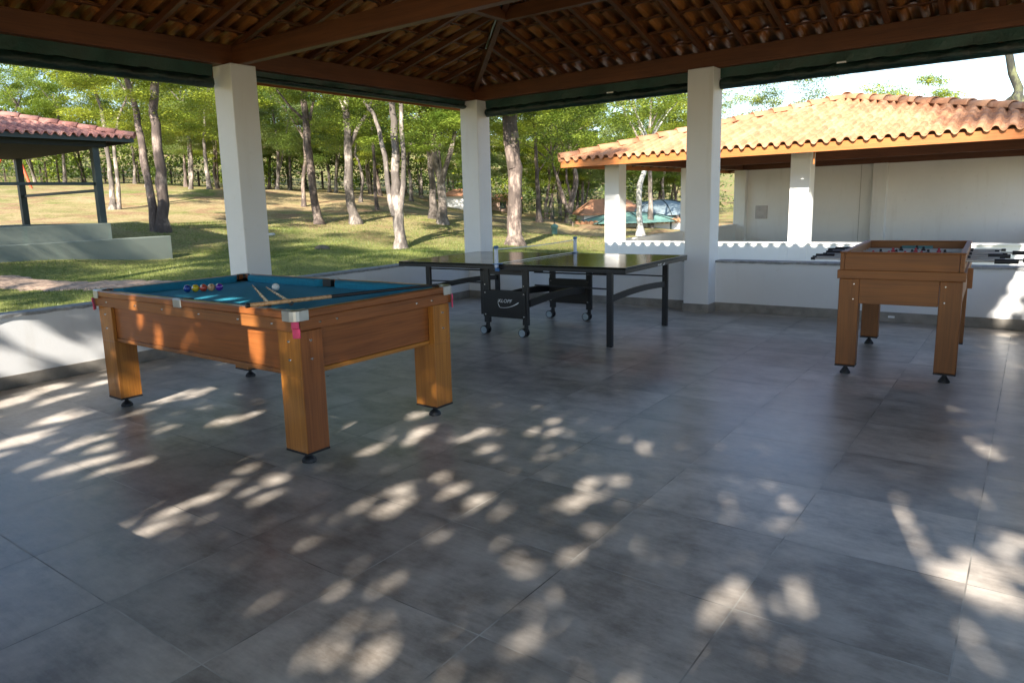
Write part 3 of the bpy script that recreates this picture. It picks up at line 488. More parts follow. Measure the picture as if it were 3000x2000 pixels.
def slab_irregular(mb, a, b, y0, y1, z0, z1, axis, seed):
    """stone sill with a rough front edge; runs along axis from a to b, between y0 (rough) and y1"""
    rn = random.Random(seed); n = max(2, int(abs(b-a)/.06)); vs = []
    for k in range(n+1):
        s = a+(b-a)*k/n; r_ = rn.uniform(-.009, .009); zz = rn.uniform(-.004, .003)
        for (c, z) in ((y0+r_, z0+zz), (y0+r_*.4, z1+zz*.3), (y1, z1), (y1, z0)):
            vs.append((s, c, z) if axis == 'x' else (c, s, z))
    fs = [(4*k+i, 4*k+(i+1) % 4, 4*(k+1)+(i+1) % 4, 4*(k+1)+i) for k in range(n) for i in range(4)]+[(0, 1, 2, 3), (4*n+3, 4*n+2, 4*n+1, 4*n)]
    mb.add(vs, fs)
def pavilion(root, xw0, xw1, yw0, yw1, zf, hp, ox, oy, paint, sillmat, tile, skirt=True, gaps=(), full=(), seed=1, inner=True, hw=.58, phase=0.0, slope=.27, pmid=None, wt=.15, tp=.174, amp=.052):
    w = .30
    pxs = [xw0-.07, (xw0+xw1)/2-.02, xw1-.23]; pxs[1] = pmid or (pxs[0]+pxs[2])/2; pys = [yw0-.07, 0, yw1-.23]; pys[1] = (pys[0]+pys[2])/2
    P = [(x, y) for x in pxs for y in pys if not (x == pxs[1] and y == pys[1])]
    for x, y in P:
        p = MB().box((x, y, zf-.2), (x+w, y+w, zf+hp), .006).build('pillar', paint, root)
        if skirt: MB().box((x-.010, y-.010, zf), (x+w+.010, y+w+.010, zf+.104), .002).build('skirting', M['base'], p)
    def wall(axis, fixed, s, a, b, hgt):      # s: outward direction
        t = wt; m_ = MB()
        if axis == 'x': m_.box((a, fixed, zf-.35), (b, fixed+s*t, zf+hgt))
        else: m_.box((fixed, a, zf-.35), (fixed+s*t, b, zf+hgt))
        wl = m_.build('low_wall' if hgt < 1 else 'wall', paint, root)
        if skirt:
            k = MB(); o_ = -s*.012
            if axis == 'x': k.box((a, fixed+o_, zf), (b, fixed, zf+.104), .002)
            else: k.box((fixed+o_, a, zf), (fixed, b, zf+.104), .002)
            k.build('skirting', M['base'], wl)
        if hgt < 1:
            k = MB(); slab_irregular(k, a+.002, b-.002, fixed-s*.022, fixed+s*(t+.02), zf+hgt, zf+hgt+.026, axis, seed+int(a*10) % 7); k.build('sill', sillmat, wl)
    segs = []
    for name, axis, fixed, s, ps in (('S', 'x', yw0, -1, pxs), ('N', 'x', yw1, 1, pxs), ('W', 'y', xw0, -1, pys), ('E', 'y', xw1, 1, pys)):
        for k in range(2):
            a, b = ps[k]+w, ps[k+1]; h_ = (hp+.0 if (name, k) in full else hw); g = [x for x in gaps if x[0] == name and x[1] == k]
            if g:
                ga, gb = g[0][2:]
                if ga-a > .1: wall(axis, fixed, s, a, ga, h_)
                if b-gb > .1: wall(axis, fixed, s, gb, b, h_)
            else: wall(axis, fixed, s, a, b, h_)
    zb = zf+hp
    # wall plates, tie beam, purlins
    bt = .19
    for nm, a, b in (('y', (xw0+.07, yw0-.25, zb+bt/2), (xw0+.07, yw1+.25, zb+bt/2)), ('y', (xw1-.07, yw0-.25, zb+bt/2), (xw1-.07, yw1+.25, zb+bt/2)), ('x', (xw0+.123, yw0+.07, zb+bt/2-.002), (xw1-.123, yw0+.07, zb+bt/2-.002)), ('x', (xw0+.123, yw1-.07, zb+bt/2-.002), (xw1-.123, yw1-.07, zb+bt/2-.002))):
        MB().bar(a, b, .10, bt, bev=.004).build('wall_plate', WOODB[nm], root)
    ym = pys[1]+w/2; MB().bar((xw0+.122, ym, zb+.09), (xw1-.122, ym, zb+.09), .09, .18, bev=.004).build('tie_beam', WOODB['x'], root)
    x0, x1, y0, y1 = xw0-ox, xw1+ox, yw0-oy, yw1+oy; zr = zb+bt+.0-slope*(ox+.12)
    D = (x1-x0)/2; pd = ox+1.8
    for nm, a, b in (('x', (x0+pd, y1-pd), (x1-pd, y1-pd)), ('x', (x0+pd, y0+pd), (x1-pd, y0+pd)), ('y', (x0+pd+.03, y0+pd+.041), (x0+pd+.03, y1-pd-.041)), ('y', (x1-pd-.03, y0+pd+.041), (x1-pd-.03, y1-pd-.041))):
        z = zr+slope*pd-.07; MB().bar((*a, z), (*b, z), .08, .14, bev=.004).build('purlin', WOODB[nm], root)
    cx, cy = (x0+x1)/2, ym
    MB().box((cx-.05, cy-.05, zb+.181), (cx+.05, cy+.05, zr+slope*D-.05), .004).build('king_post', M['beamz'], root)
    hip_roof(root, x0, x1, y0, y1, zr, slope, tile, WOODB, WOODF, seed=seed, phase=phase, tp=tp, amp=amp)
    return zr

# the games pavilion the camera stands in
MB().box((-.02, -8.12, -.18), (9.5, .02, 0)).build('floor', M['floor'], kind='structure')
pav = empty('games_pavilion', (3.385, -4.05, 0), 0, 'open games pavilion with white square pillars and dark timber roof overhead', 'pavilion')
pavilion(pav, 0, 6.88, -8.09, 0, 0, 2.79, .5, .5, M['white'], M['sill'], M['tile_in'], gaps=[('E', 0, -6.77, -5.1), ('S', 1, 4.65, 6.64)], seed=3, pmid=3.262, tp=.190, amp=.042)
MB().tube([(1.10, -1.165, 3.215), (1.6, -1.665, 3.35), (2.4, -2.465, 3.56), (3.0, -3.06, 3.72)], .012, 8).build('conduit', M['metal'], pav)
MB().tube([(1.14, -1.21, 3.20), (1.3, -1.40, 3.20), (1.55, -1.66, 3.30)], .004, 5).build('cable', M['black'], pav)
# small outlet on the skirting behind the football table
MB().box((5.395, -.018, .045), (5.455, -.012, .068), .002).build('outlet', M['tape'], pav)

def curtain(axis, fixed, a, b, ztop, zstrip, zbot, label, seed, tagx=None):
    rn = random.Random(seed); mid = (a+b)/2
    root = empty('rolled_curtain', (mid, fixed, zbot) if axis == 'x' else (fixed, mid, zbot), 0, label, 'rolled curtain', 'green tarpaulin curtains rolled up under the eaves')
    n = int((b-a)/.035); seg = 12; zc = (zstrip+zbot)/2; rz = (zstrip-zbot)/2; vs = []
    ph = [rn.uniform(0, 6.28) for _ in range(6)]
    for k in range(n+1):
        s = a+(b-a)*k/n
        for i in range(seg):
            t = 2*math.pi*i/seg; wv = 1+.13*math.sin(s*17+ph[0]+3*t)+.08*math.sin(s*41+ph[1]-2*t)+rn.uniform(-.05, .05)
            wv = .5+.5*min(wv, 1.1)*.2+.42 if math.sin(t) < -.2 else wv
            o_ = math.cos(t)*.052*wv; z = zc+math.sin(t)*rz*min(wv, 1.08)
            vs.append((s, fixed+o_, z) if axis == 'x' else (fixed+o_, s, z))
    mb = MB(); mb.add(vs, [(k*seg+i, k*seg+(i+1) % seg, (k+1)*seg+(i+1) % seg, (k+1)*seg+i) for k in range(n) for i in range(seg)]+[tuple(range(seg))[::-1], tuple(range(n*seg, n*seg+seg))], True)
    mb.build('roll', M['tarp'], root)
    mb = MB(); m2 = int((b-a)/.08); vs = []
    for k in range(m2+1):
        s = a+(b-a)*k/m2; w1 = .006*math.sin(s*9+ph[2])+rn.uniform(-.003, .003)
        for o_, z in ((.030+w1, zstrip-.012), (.036, ztop-.001), (.022, ztop-.001), (.016+w1, zstrip-.012)):
            vs.append((s, fixed+(o_ if axis == 'y' else -o_), z) if axis == 'x' else (fixed+o_, s, z))
    mb.add(vs, [(4*k+i, 4*k+(i+1) % 4, 4*(k+1)+(i+1) % 4, 4*(k+1)+i) for k in range(m2) for i in range(4)]+[(0, 1, 2, 3), (4*m2+3, 4*m2+2, 4*m2+1, 4*m2)])
    mb.build('hem', M['tarp2'], root)
    if tagx is not None:
        MB().box((tagx, fixed-.060, zstrip-.02), (tagx+.09, fixed-.054, zstrip-.003), .001).build('buckle', M['tape'], root)
curtain('y', .0, -7.85, -4.26, 2.79, 2.69, 2.572, 'long dark green rolled curtain left of the near left pillar', 1)
curtain('y', .0, -3.94, -.24, 2.79, 2.745, 2.685, 'thin crumpled green rolled curtain between the left pillar and the corner pillar', 2)
curtain('x', .0, .24, 3.25, 2.79, 2.69, 2.568, 'dark green rolled curtain above the table tennis table', 3, 2.15)
curtain('x', .0, 3.57, 6.53, 2.79, 2.69, 2.560, 'dark green rolled curtain to the right of the right pillar', 4, 4.78)

# the second, lower pavilion to the right
MB().box((.1, 4.07, -.25), (6.9, 11.9, -.04)).build('floor_2', M['concrete'], kind='structure')
pv2 = empty('white_pavilion', (3.5, 8, -.04), 0, 'white pavilion with bright orange clay tile roof beyond the low wall', 'pavilion')
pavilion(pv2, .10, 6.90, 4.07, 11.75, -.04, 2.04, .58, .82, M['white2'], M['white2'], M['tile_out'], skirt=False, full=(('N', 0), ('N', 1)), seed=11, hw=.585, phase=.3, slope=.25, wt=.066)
# rear wall cover plate and joints, gutter pipe under the front fascia
for x in (3.05, 3.5): MB().box((x, 11.742, -.04), (x+.012, 11.7495, 1.99)).build('wall_joint', M['plaster_joint'], pv2)
MB().box((.55, 11.72, .70), (.86, 11.7495, 1.05), .01).build('wall_panel', M['plate'], pv2)
MB().cyl((3.83, 3.40, 1.97), (3.83, 3.40, 1.78), .012).build('drip_pipe', M['fasciaz'], pv2)

# ------------------------------------------------------------------ kiosk on the left
kz = 1.2
kio = empty('kiosk', (-11.3, -5, .4), 0, 'kiosk with weathered red tile roof and dark green posts on a grey stepped base', 'kiosk')
MB().box((-13.9, -9.6, .1), (-9.10, -.97, kz), .012).build('platform', M['kioskwall'], kio)
MB().box((-9.098, -9.6, .1), (-8.80, .20, .865), .015).build('bench', M['kioskwall'], kio)
for x, y, s in ((-9.37, -1.12, .14), (-13.3, -1.12, .14), (-9.37, -9.2, .14), (-13.3, -9.2, .14), (-13.3, -2.1, .08), (-9.37, -5.2, .14)):
    MB().box((x, y, kz), (x+s, y+s, 2.86), .006).build('post', M['kioskmetal'], kio)
MB().box((-9.38, -9.0, 2.0), (-9.30, -1.12, 2.06), .005).build('handrail', M['kioskmetal'], kio)
MB().box((-13.1, -1.06, 1.86), (-9.42, -1.0, 1.92), .005).build('handrail', M['kioskmetal'], kio)
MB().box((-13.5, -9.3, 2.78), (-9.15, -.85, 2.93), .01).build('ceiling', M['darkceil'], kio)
MB().box((-13.28, -7.2, 1.2), (-13.2, -2.4, 1.86), .01).build('backboard', m_simple('pale_green_board', (.42, .50, .42), .7), kio)
WK = {'x': M['kioskmetal'], 'y': M['kioskmetal']}
hip_roof(kio, -13.8, -9.0, -10.0, -.32, 2.93, .27, M['tile_kiosk'], WK, WK, rafters=False, rh=.03, fasc=(.10, .06), seed=21, capmat=M['tile_kiosk'])
o = MB().lathe((-12.9, -2.45, kz), [(.10, 0), (.14, .30), (.145, .31), (.13, .31)], 14).build('bucket', M['bucket'], label='pale plastic bucket standing on the kiosk platform behind the post', cat='bucket')

# ------------------------------------------------------------------ pool table (own axes: x along the length)
pt = empty('pool_table', (3.5671-1.132*math.cos(R(-.92))-.633*math.sin(R(-.92))*0+.0, -6.2774, 0), R(-.92), 'wooden pool table with teal cloth, aluminium corner caps and square honey coloured legs', 'pool table')
_c, _s = math.cos(R(-.92)), math.sin(R(-.92)); PL, PW = 2.264, 1.266
pt.location = (3.5671-_c*PL/2-_s*PW/2, -6.2774-_s*PL/2+_c*PW/2, 0)
hx, hy = PL/2, PW/2
def ptb(mb, name, mat, par=None, **k): return mb.build(name, mat, par or pt, local=True, **k)
# top rails with mitred ends
rw = .052
for sgn in (1, -1):
    ptb(MB().box((-hx+.012, sgn*hy, .812), (hx-.012, sgn*(hy-rw), .852), .005), 'rail', M['mahogx'])
    ptb(MB().box((sgn*hx, -hy+rw+.001, .812), (sgn*(hx-rw), hy-rw-.001, .852), .005), 'rail', M['mahogy'])
    ptb(MB().box((-hx+.008, sgn*(hy-.008), .744), (hx-.008, sgn*(hy-.04), .8105), .003), 'apron', M['foosx'])
    ptb(MB().box((sgn*(hx-.0085), -hy+.041, .744), (sgn*(hx-.04), hy-.041, .8105), .003), 'apron', M['mahogy'])
    ptb(MB().box((-hx+.06, sgn*(hy-.055), .52), (hx-.06, sgn*(hy-.085), .7435), .002), 'side_panel', M['mahogx'])
    ptb(MB().box((sgn*(hx-.055), -hy+.086, .52), (sgn*(hx-.085), hy-.086, .7435), .002), 'side_panel', M['mahogy'])
    ptb(MB().box((-hx+.06, sgn*(hy-.050), .492), (hx-.06, sgn*(hy-.090), .5185), .004), 'bottom_trim', M['foosx'])
    ptb(MB().box((sgn*(hx-.050), -hy+.091, .492), (sgn*(hx-.090), hy-.091, .5185), .004), 'bottom_trim', M['honeyy'])
ptb(MB().box((-hx+.053, -hy+.053, .77), (hx-.053, hy-.053, .800)), 'bed', M['cloth'])
ptb(MB().box((-hx+.09, -hy+.09, .70), (hx-.09, hy-.09, .7695)), 'slate', M['black'])
def cushion(p, q, inw):
    # wedge profile, ends cut back at the pockets
    p = Vector(p); q = Vector(q); d = (q-p).normalized(); n_ = Vector(inw); vs = []
    for base, sg in ((p, 1), (q, -1)):
        for o_, z, cut in ((0, .801, 0), (.050, .801, .045), (.060, .838, .055), (.045, .850, .045), (0, .8515, 0)):
            c = base+n_*o_+d*(sg*cut); vs.append((c.x, c.y, z))
    return MB().add(vs, [(0, 1, 6, 5), (1, 2, 7, 6), (2, 3, 8, 7), (3, 4, 9, 8), (4, 0, 5, 9), (4, 3, 2, 1, 0), (5, 6, 7, 8, 9)])
g = .075
for sgn in (1, -1):
    y = sgn*(hy-rw-.001)
    ptb(cushion((-hx+rw+g, y, 0), (-.06, y, 0), (0, -sgn, 0)), 'cushion', M['cushion']); ptb(cushion((.06, y, 0), (hx-rw-g, y, 0), (0, -sgn, 0)), 'cushion', M['cushion'])
    x = sgn*(hx-rw-.001); ptb(cushion((x, -hy+rw+g, 0), (x, hy-rw-g, 0), (-sgn, 0, 0)), 'cushion', M['cushion'])
    ptb(MB().box((-.045, sgn*(hy-rw-.001), .801), (.045, sgn*(hy-rw-.04), .8535), .004), 'pocket', M['pocket'])
    for s2 in (1, -1):
        cx, cy = sgn*(hx-rw-.035), s2*(hy-rw-.035); mb = MB()
        mb.lathe((cx, cy, .8005), [(.038, 0), (.038, .002), (.0379, .003)], 20)  # black disc on the bed stands in for the dark hole
        n = 12; vs = []
        a0 = math.atan2(s2, sgn)
        for k in range(n+1):
            t = a0-1.5+3.0*k/n
            for r_, z in ((.040, .801), (.040, .852), (.052, .8555), (.056, .801)): vs.append((cx+r_*math.cos(t), cy+r_*math.sin(t), z))
        mb.add(vs, [(4*k+i, 4*k+(i+1) % 4, 4*(k+1)+(i+1) % 4, 4*(k+1)+i) for k in range(n) for i in range(4)]+[(0, 1, 2, 3), (4*n+3, 4*n+2, 4*n+1, 4*n)], True)
        ptb(mb, 'pocket', M['pocket'])
        # cast corner cap wrapped round the outside of the corner
        X_, Y_ = sgn*hx, s2*hy; L_ = .092; pr = []
        for k in range(9):
            pass
        path = [(X_-sgn*L_, Y_+s2*.006), (X_-sgn*.03, Y_+s2*.006), (X_-sgn*.008, Y_-s2*.002), (X_+sgn*.006-sgn*.004, Y_-s2*.012), (X_+sgn*.006, Y_-s2*.03), (X_+sgn*.006, Y_-s2*L_)]
        inner = [(X_-sgn*L_, Y_-s2*.030), (X_-sgn*.045, Y_-s2*.030), (X_-sgn*.038, Y_-s2*.032), (X_-sgn*.034, Y_-s2*.036), (X_-sgn*.030, Y_-s2*.045), (X_-sgn*.030, Y_-s2*L_)]
        vs = []
        for (ox_, oy_), (ix_, iy_) in zip(path, inner): vs += [(ox_, oy_, .800), (ox_, oy_, .853), (ox_-(ox_-ix_)*.12, oy_-(oy_-iy_)*.12, .858), (ix_, iy_, .8585), (ix_, iy_, .8535)]
        mb = MB(); mb.add(vs, [(5*k+i, 5*k+(i+1) % 5, 5*(k+1)+(i+1) % 5, 5*(k+1)+i) for k in range(5) for i in range(5)]+[(0, 1, 2, 3, 4), (29, 28, 27, 26, 25)], False)
        ptb(mb, 'corner_cap', M['metal'])
        # crimson strap hanging below the cap
        mb = MB(); t45 = R(45)*sgn*s2
        mb.box((X_-.020, Y_-.006, .765), (X_+.020, Y_+.002, .801), .002, Matrix.Rotation(-t45, 3, 'Z'), (X_-sgn*.004, Y_-s2*.004, .78))
        mb.box((X_-.020, Y_-.006, .714), (X_+.020, Y_+.002, .764), .002, Matrix.Rotation(-t45, 3, 'Z'), (X_-sgn*.008, Y_-s2*.008, .74))
        ptb(mb, 'strap', M['pink'])
        # leg
        a = (sgn*(hx-.008), s2*(hy-.030)); lx, ly = .180, .155
        lg = ptb(MB().box((a[0], a[1], .082), (a[0]-sgn*lx, a[1]-s2*ly, .494), .0015), 'leg', M['honeyz'])
        mb = MB(); mb.box((a[0], a[1], .4945), (a[0]-sgn*lx, a[1]-s2*.0235, .742), .0015); ptb(mb, 'leg_board', M['honeyz'], lg)
        mb = MB(); mb.box((a[0], a[1]-s2*.024, .4945), (a[0]-sgn*.044, a[1]-s2*ly, .742), .0015); ptb(mb, 'leg_board', M['mahogz'] if s2 < 0 and sgn > 0 else M['honeyz'], lg)
        if s2 < 0 or sgn > 0:
            fc = MB(); fc.box((a[0]+sgn*.0035, a[1]-s2*.006, .083), (a[0]+sgn*.0005, a[1]-s2*(ly-.006), .740), .001)
            if sgn > 0 and s2 < 0: ptb(fc, 'facing', M['mahogz'], lg)
        ptb(MB().box((a[0]+sgn*.002, a[1]+s2*.002, .070), (a[0]-sgn*(lx+.002), a[1]-s2*(ly+.002), .0815), .002), 'foot_plate', M['rubber'], lg)
        cx, cy = a[0]-sgn*lx/2, a[1]-s2*ly/2
        ptb(MB().lathe((cx, cy, 0), [(.040, 0), (.041, .010), (.034, .022), (.020, .034), (.013, .040), (.012, .070)], 16), 'leveller', M['rubber'], lg)
        mb = MB()
        for z in (.685, .585):
            mb.cyl((a[0]-sgn*.09, a[1], z), (a[0]-sgn*.09, a[1]+s2*.006, z), .0085, .006)
            mb.cyl((a[0]+sgn*.0, a[1]-s2*.07, z+.005), (a[0]+sgn*.009, a[1]-s2*.07, z+.005), .0085, .006)
        ptb(mb, 'screw', M['chrome'], lg)
    # middle cap on the long rail
    mb = MB(); mb.box((-.045, sgn*(hy+.005), .802), (.045, sgn*(hy-.026), .8585), .005); ptb(mb, 'side_cap', M['metal'])
    mb = MB()
    for x in (-.95, -.55, -.20, .22, .62, .93):
        if sgn < 0 or True: mb.cyl((x, sgn*(hy-.009), .778), (x, sgn*(hy-.003), .778), .0075, .005)
    ptb(mb, 'screw', M['chrome'])
    mb = MB()
    for y in (-.46, -.34, .30, .44): mb.cyl((sgn*(hx-.009), y, .778), (sgn*(hx-.003), y, .778), .0075, .005)
    ptb(mb, 'screw', M['chrome'])

# balls and cues lying on the cloth
def m_ball(name, col, stripe=False):
    m, nt, b = nodes(name); v = coords(nt, 'Object'); sp = N(nt, 'ShaderNodeSeparateXYZ'); nt.links.new(v, sp.inputs[0])
    if stripe:
        k = math_(nt, 'LESS_THAN', math_(nt, 'ABSOLUTE', sp.outputs[2]), .011); c = mix(nt, k, (.72, .68, .58), col)
    else: c = mix(nt, 0.0, col, col)
    r = math_(nt, 'SQRT', math_(nt, 'ADD', math_(nt, 'POWER', sp.outputs[0], 2.0), math_(nt, 'POWER', sp.outputs[2], 2.0)))
    k = math_(nt, 'LESS_THAN', r, .0095); c = mix(nt, k, c, (.72, .68, .58))
    nt.links.new(c, b.inputs['Base Color']); b.inputs['Roughness'].default_value = .08; b.inputs['Coat Weight'].default_value = .6; return m
rowd = Vector((1.884-1.690, -5.548+5.760, 0)).normalized(); p0 = Vector((1.700, -5.745, .8275))
for k, (nm, col, st, lab) in enumerate((('blue', (.015, .05, .25), False, 'blue pool ball at the left end of the row'), ('yellow', (.62, .45, .02), False, 'yellow pool ball second from the left in the row'), ('red', (.50, .06, .03), False, 'orange red pool ball in the middle of the row'), ('tan', (.55, .33, .18), False, 'tan pool ball between the red and the purple ball'), ('purple', (.09, .02, .30), False, 'purple pool ball at the right end of the row'))):
    p = p0+rowd*(.0555*k); b = MB().ball((0, 0, 0), .0275, 24, 14).build('pool_ball', m_ball(nm+'_ball', col, st), label=lab, cat='pool ball', group='coloured pool balls lined up on the teal cloth')
    b.location = p; b.rotation_euler = (R(20*k), R(15*k-20), R(150+25*k))
b = MB().ball((0, 0, 0), .0275, 24, 14).build('pool_ball', m_simple('cue_ball_ivory', (.72, .70, .66), .1, coat=.5), label='white cue ball resting alone near the middle of the teal cloth', cat='pool ball'); b.location = (2.285, -5.41, .8275)
def cue(a, b, r0, r1, split, c0, c1, label, tip=None):
    a = Vector(a); b = Vector(b); root = empty('pool_cue', a, 0, label, 'pool cue', 'pool cues crossed on the table')
    m_ = a.lerp(b, split); rm = r0+(r1-r0)*split
    MB().cyl(a+(m_-a).normalized()*.02, m_, r0, rm, 12).build('butt', c0, root); MB().cyl(m_, b, rm, r1, 12).build('shaft', c1, root)
    MB().cyl(a, a+(m_-a).normalized()*.0198, r0*1.04, r0*1.04, 12).build('bumper', M['rubber'], root)
    if tip: MB().cyl(b, b+(b-a).normalized()*.012, r1, r1*.8, 10).build('tip', tip, root)
chalk = m_simple('leather_tip', (.30, .24, .18), .8)
cue((3.262, -6.345, .876), (3.545, -5.115, .866), .0125, .0080, .40, M['cuex'], M['rubber'], 'long two tone cue lying along the right end of the pool table')
cue((3.255, -6.19, .8615), (1.82, -5.275, .8065), .0125, .0060, .3, M['cuex'], M['cuex'], 'slim pale cue pointing at the far pocket, left of the cue ball', chalk)
cue((3.330, -6.10, .8615), (2.06, -5.325, .8065), .0125, .0060, .3, M['cuex'], M['cuex'], 'slim pale cue whose tip lies just beside the white cue ball', chalk)

# ------------------------------------------------------------------ table tennis table
tt = empty('table_tennis_table', (0, 0, 0), R(.83), 'black table tennis table with glossy top, folding steel frame and castors', 'table tennis table')
_c, _s = math.cos(R(.83)), math.sin(R(.83)); TL, TW = 2.74, 1.525
tt.location = (3.6754-_c*TL/2-_s*TW/2, -2.6672-_s*TL/2+_c*TW/2, 0)
hx, hy = TL/2, TW/2
def ttb(mb, name, mat, par=None, **k): return mb.build(name, mat, par or tt, local=True, **k)
for s in (1, -1):
    tp = ttb(MB().box((s*.006, -hy, .737), (s*hx, hy, .757), .002), 'table_top', M['ttop'])
    mb = MB(); mb.box((s*.008, -hy+.002, .704), (s*(hx-.002), -hy+.030, .7365)); mb.box((s*.008, hy-.030, .704), (s*(hx-.002), hy-.002, .7365)); mb.box((s*(hx-.030), -hy+.031, .704), (s*(hx-.003), hy-.031, .7365)); mb.box((s*.008, -hy+.031, .706), (s*.03, hy-.031, .7365))
    ttb(mb, 'apron', M['black'], tp)
    mb = MB(); e = .0004   # white boundary lines
    mb.box((s*.02, -hy+.001, .7573), (s*(hx-.001), -hy+.020, .7573+e)); mb.box((s*.02, hy-.020, .7573), (s*(hx-.001), hy-.001, .7573+e)); mb.box((s*(hx-.020), -hy+.0205, .7573), (s*(hx-.001), hy-.0205, .7573+e))
    ttb(mb, 'line', m_simple('faded_line', (.06, .065, .06), .3), tp)
    # end frame: two legs, arched cross bar, stays
    lx = s*(hx-.20) if s > 0 else -(hx-.35)
    for y in (-1, 1):
        ttb(MB().bar((lx, y*(hy-.10), .0), (lx-s*.0, y*(hy-.10), .704), .040, .058, up=(1, 0, 0), bev=.004), 'leg', M['black'])
        ttb(MB().cyl((lx, y*(hy-.13), .675), (s*.33, y*(hy-.13), .675), .0075), 'stay', M['black'])
        ttb(MB().cyl((lx, y*(hy-.14), .54), (s*.33, y*(hy-.14), .545), .0075), 'stay', M['black'])
    mb = MB(); n = 10; pts = []
    for k in range(n+1):
        t = -1+2*k/n; pts.append((lx, t*(hy-.12), .45+.025*(1-t*t)))
    for p, q in zip(pts[:-1], pts[1:]): mb.bar(p, (q[0], q[1]+.001, q[2]), .018, .06)
    ttb(mb, 'cross_bar', M['black'])
# castor frames either side
for y, sh in ((-1, -.035), (1, .045)):
    yy = y*(hy-.155)
    fr = MB(); xs = (-.235+sh, .245+sh)
    fo = ttb(MB().bar((xs[0], yy, .66), (xs[1], yy, .66), .014, .05), 'castor_frame', M['black'])
    for x in xs: ttb(MB().box((x-.033, yy-.020, .125), (x+.033, yy+.020, .7035), .003), 'frame_post', M['black'], fo)
    fr = MB(); 
    if y < 0: fr.box((xs[0]-.105, yy+.022, .20), (xs[0]-.040, yy+.055, .7035), .003)
    if fr.v: ttb(fr, 'frame_post', M['black'], fo)
    ttb(MB().box((xs[0]-.034, yy-.030, .19), (xs[1]+.010, yy-.0205, .475), .002), 'panel', m_simple('matt_black_panel', (.016, .015, .013), .6), fo)
    mb = MB()
    for x in xs:
        for z in (.215, .445, .53): mb.cyl((x-.006, yy-.0305, z), (x-.006, yy-.036, z), .009, .006, 10)
    ttb(mb, 'screw', M['chrome'], fo)
    for x in xs:
        ca = ttb(MB().box((x-.018, yy-.016, .062), (x+.018, yy+.016, .124), .004), 'castor', M['black'])
        ttb(MB().cyl((x-.03, yy-.040, .045), (x-.03, yy-.018, .045), .045, n=20).cyl((x-.03, yy+.018, .045), (x-.03, yy+.040, .045), .045, n=20), 'wheel', M['rubber'], ca)
        ttb(MB().cyl((x-.03, yy-.0425, .045), (x-.03, yy-.0402, .045), .038, n=20), 'hub_cap', M['wheel'], ca)
for x in (-.235, .245):   # long curved struts below
    mb = MB(); n = 10; pts = [(x, -(hy-.17)+2*(hy-.17)*k/n, .35+.03*math.sin(math.pi*k/n)) for k in range(n+1)]
    for p, q in zip(pts[:-1], pts[1:]): mb.bar(p, (q[0], q[1]+.001, q[2]), .02, .075)
    ttb(mb, 'strut', M['black'])
# net
nroot = empty('table_net', (0, 0, 0), R(.83), 'low table tennis net with white top tape clamped across the middle of the black table', 'table net')
nroot.location = tt.location; NZ = .9095; NH = hy+.02
def nb(mb, name, mat, par=None): return mb.build(name, mat, par or nroot, local=True)
for s in (-1, 1):
    ps = MB(); ps.box((-.014, s*(NH+.010), .725), (.014, s*(NH+.050), .915), .005); po = nb(ps, 'net_post', M['netpost'])
    nb(MB().box((-.030, s*(NH-.045), .7585), (.030, s*(NH+.055), .768), .003).box((-.022, s*(NH+.0015), .690), (.022, s*(NH+.030), .7245), .003), 'clamp', M['blueplastic'], po)
    nb(MB().box((-.018, s*(NH+.008), .9155), (.018, s*(NH+.054), .945), .006), 'cap', M['blueplastic'], po)
def sag(y): return .012*(1-(y/NH)**2)
mb = MB(); n = 24
for k in range(n):
    y0, y1 = -NH+2*NH*k/n, -NH+2*NH*(k+1)/n; mb.bar((0, y0, NZ-sag(y0)), (0, y1+.001, NZ-sag(y1)), .0025, .010)
nb(mb, 'top_tape', M['tape'])
mb = MB(); mb.box((-.0012, -NH, .763), (.0012, NH, .770)); nb(mb, 'bottom_tape', M['tape'])
mb = MB(); k = 0; y = -NH
while y < NH: mb.box((-.0005, y-.0004, .770), (.0005, y+.0004, NZ-sag(y)-.007)); y += .018
for z in np.arange(.785, .895, .018): mb.box((-.0004, -NH, z-.0004), (.0004, NH, z+.0004))
nb(mb, 'mesh', M['netcord'])
# white lettering and swoosh
def text_mesh(body, size, ext=.0006, shear=0.0):
    c = bpy.data.curves.new('lettering', 'FONT'); c.body = body; c.size = size; c.extrude = ext; c.align_x = 'CENTER'; c.shear = shear; c.resolution_u = 3
    o = bpy.data.objects.new('lettering', c); COL.objects.link(o); dg = bpy.context.evaluated_depsgraph_get()
    me = bpy.data.meshes.new_from_object(o.evaluated_get(dg)); bpy.data.objects.remove(o); return me
def text_obj(body, size, mat, parent, loc, rot, shear=0.0, sx=1.0, bold=0.0):
    me = text_mesh(body, size, shear=shear)
    me.materials.clear(); me.materials.append(mat); o = bpy.data.objects.new('lettering', me); COL.objects.link(o); o.parent = parent; o.location = loc; o.rotation_euler = rot; o.scale = (sx, 1, 1); return o
yy = -(hy-.155)-.0312
text_obj('KLOPF', .050, M['print'], tt, (-.035+.005, yy, .350), (R(90), 0, 0), .25, 1.15)
mb = MB(); vs = []; n = 24
for k in range(n+1):
    t = k/n
    if t < .25: a = t/.25; cx = -.118+.028*a*a; cz = .372-.075*a; hw = .004+.006*math.sin(math.pi*a*.6)
    else: a = (t-.25)/.75; cx = -.090+.235*a; cz = .297-.006*math.sin(math.pi*a)*1.0+.062*a*a; hw = .0035+.012*a**3*(1 if a < .92 else (1-a)/.08)
    cz_ = cz+.0
    vs += [(cx, yy, cz_-hw*.6), (cx, yy, cz_+hw*.6), (cx, yy-.0012, cz_+hw*.6), (cx, yy-.0012, cz_-hw*.6)]
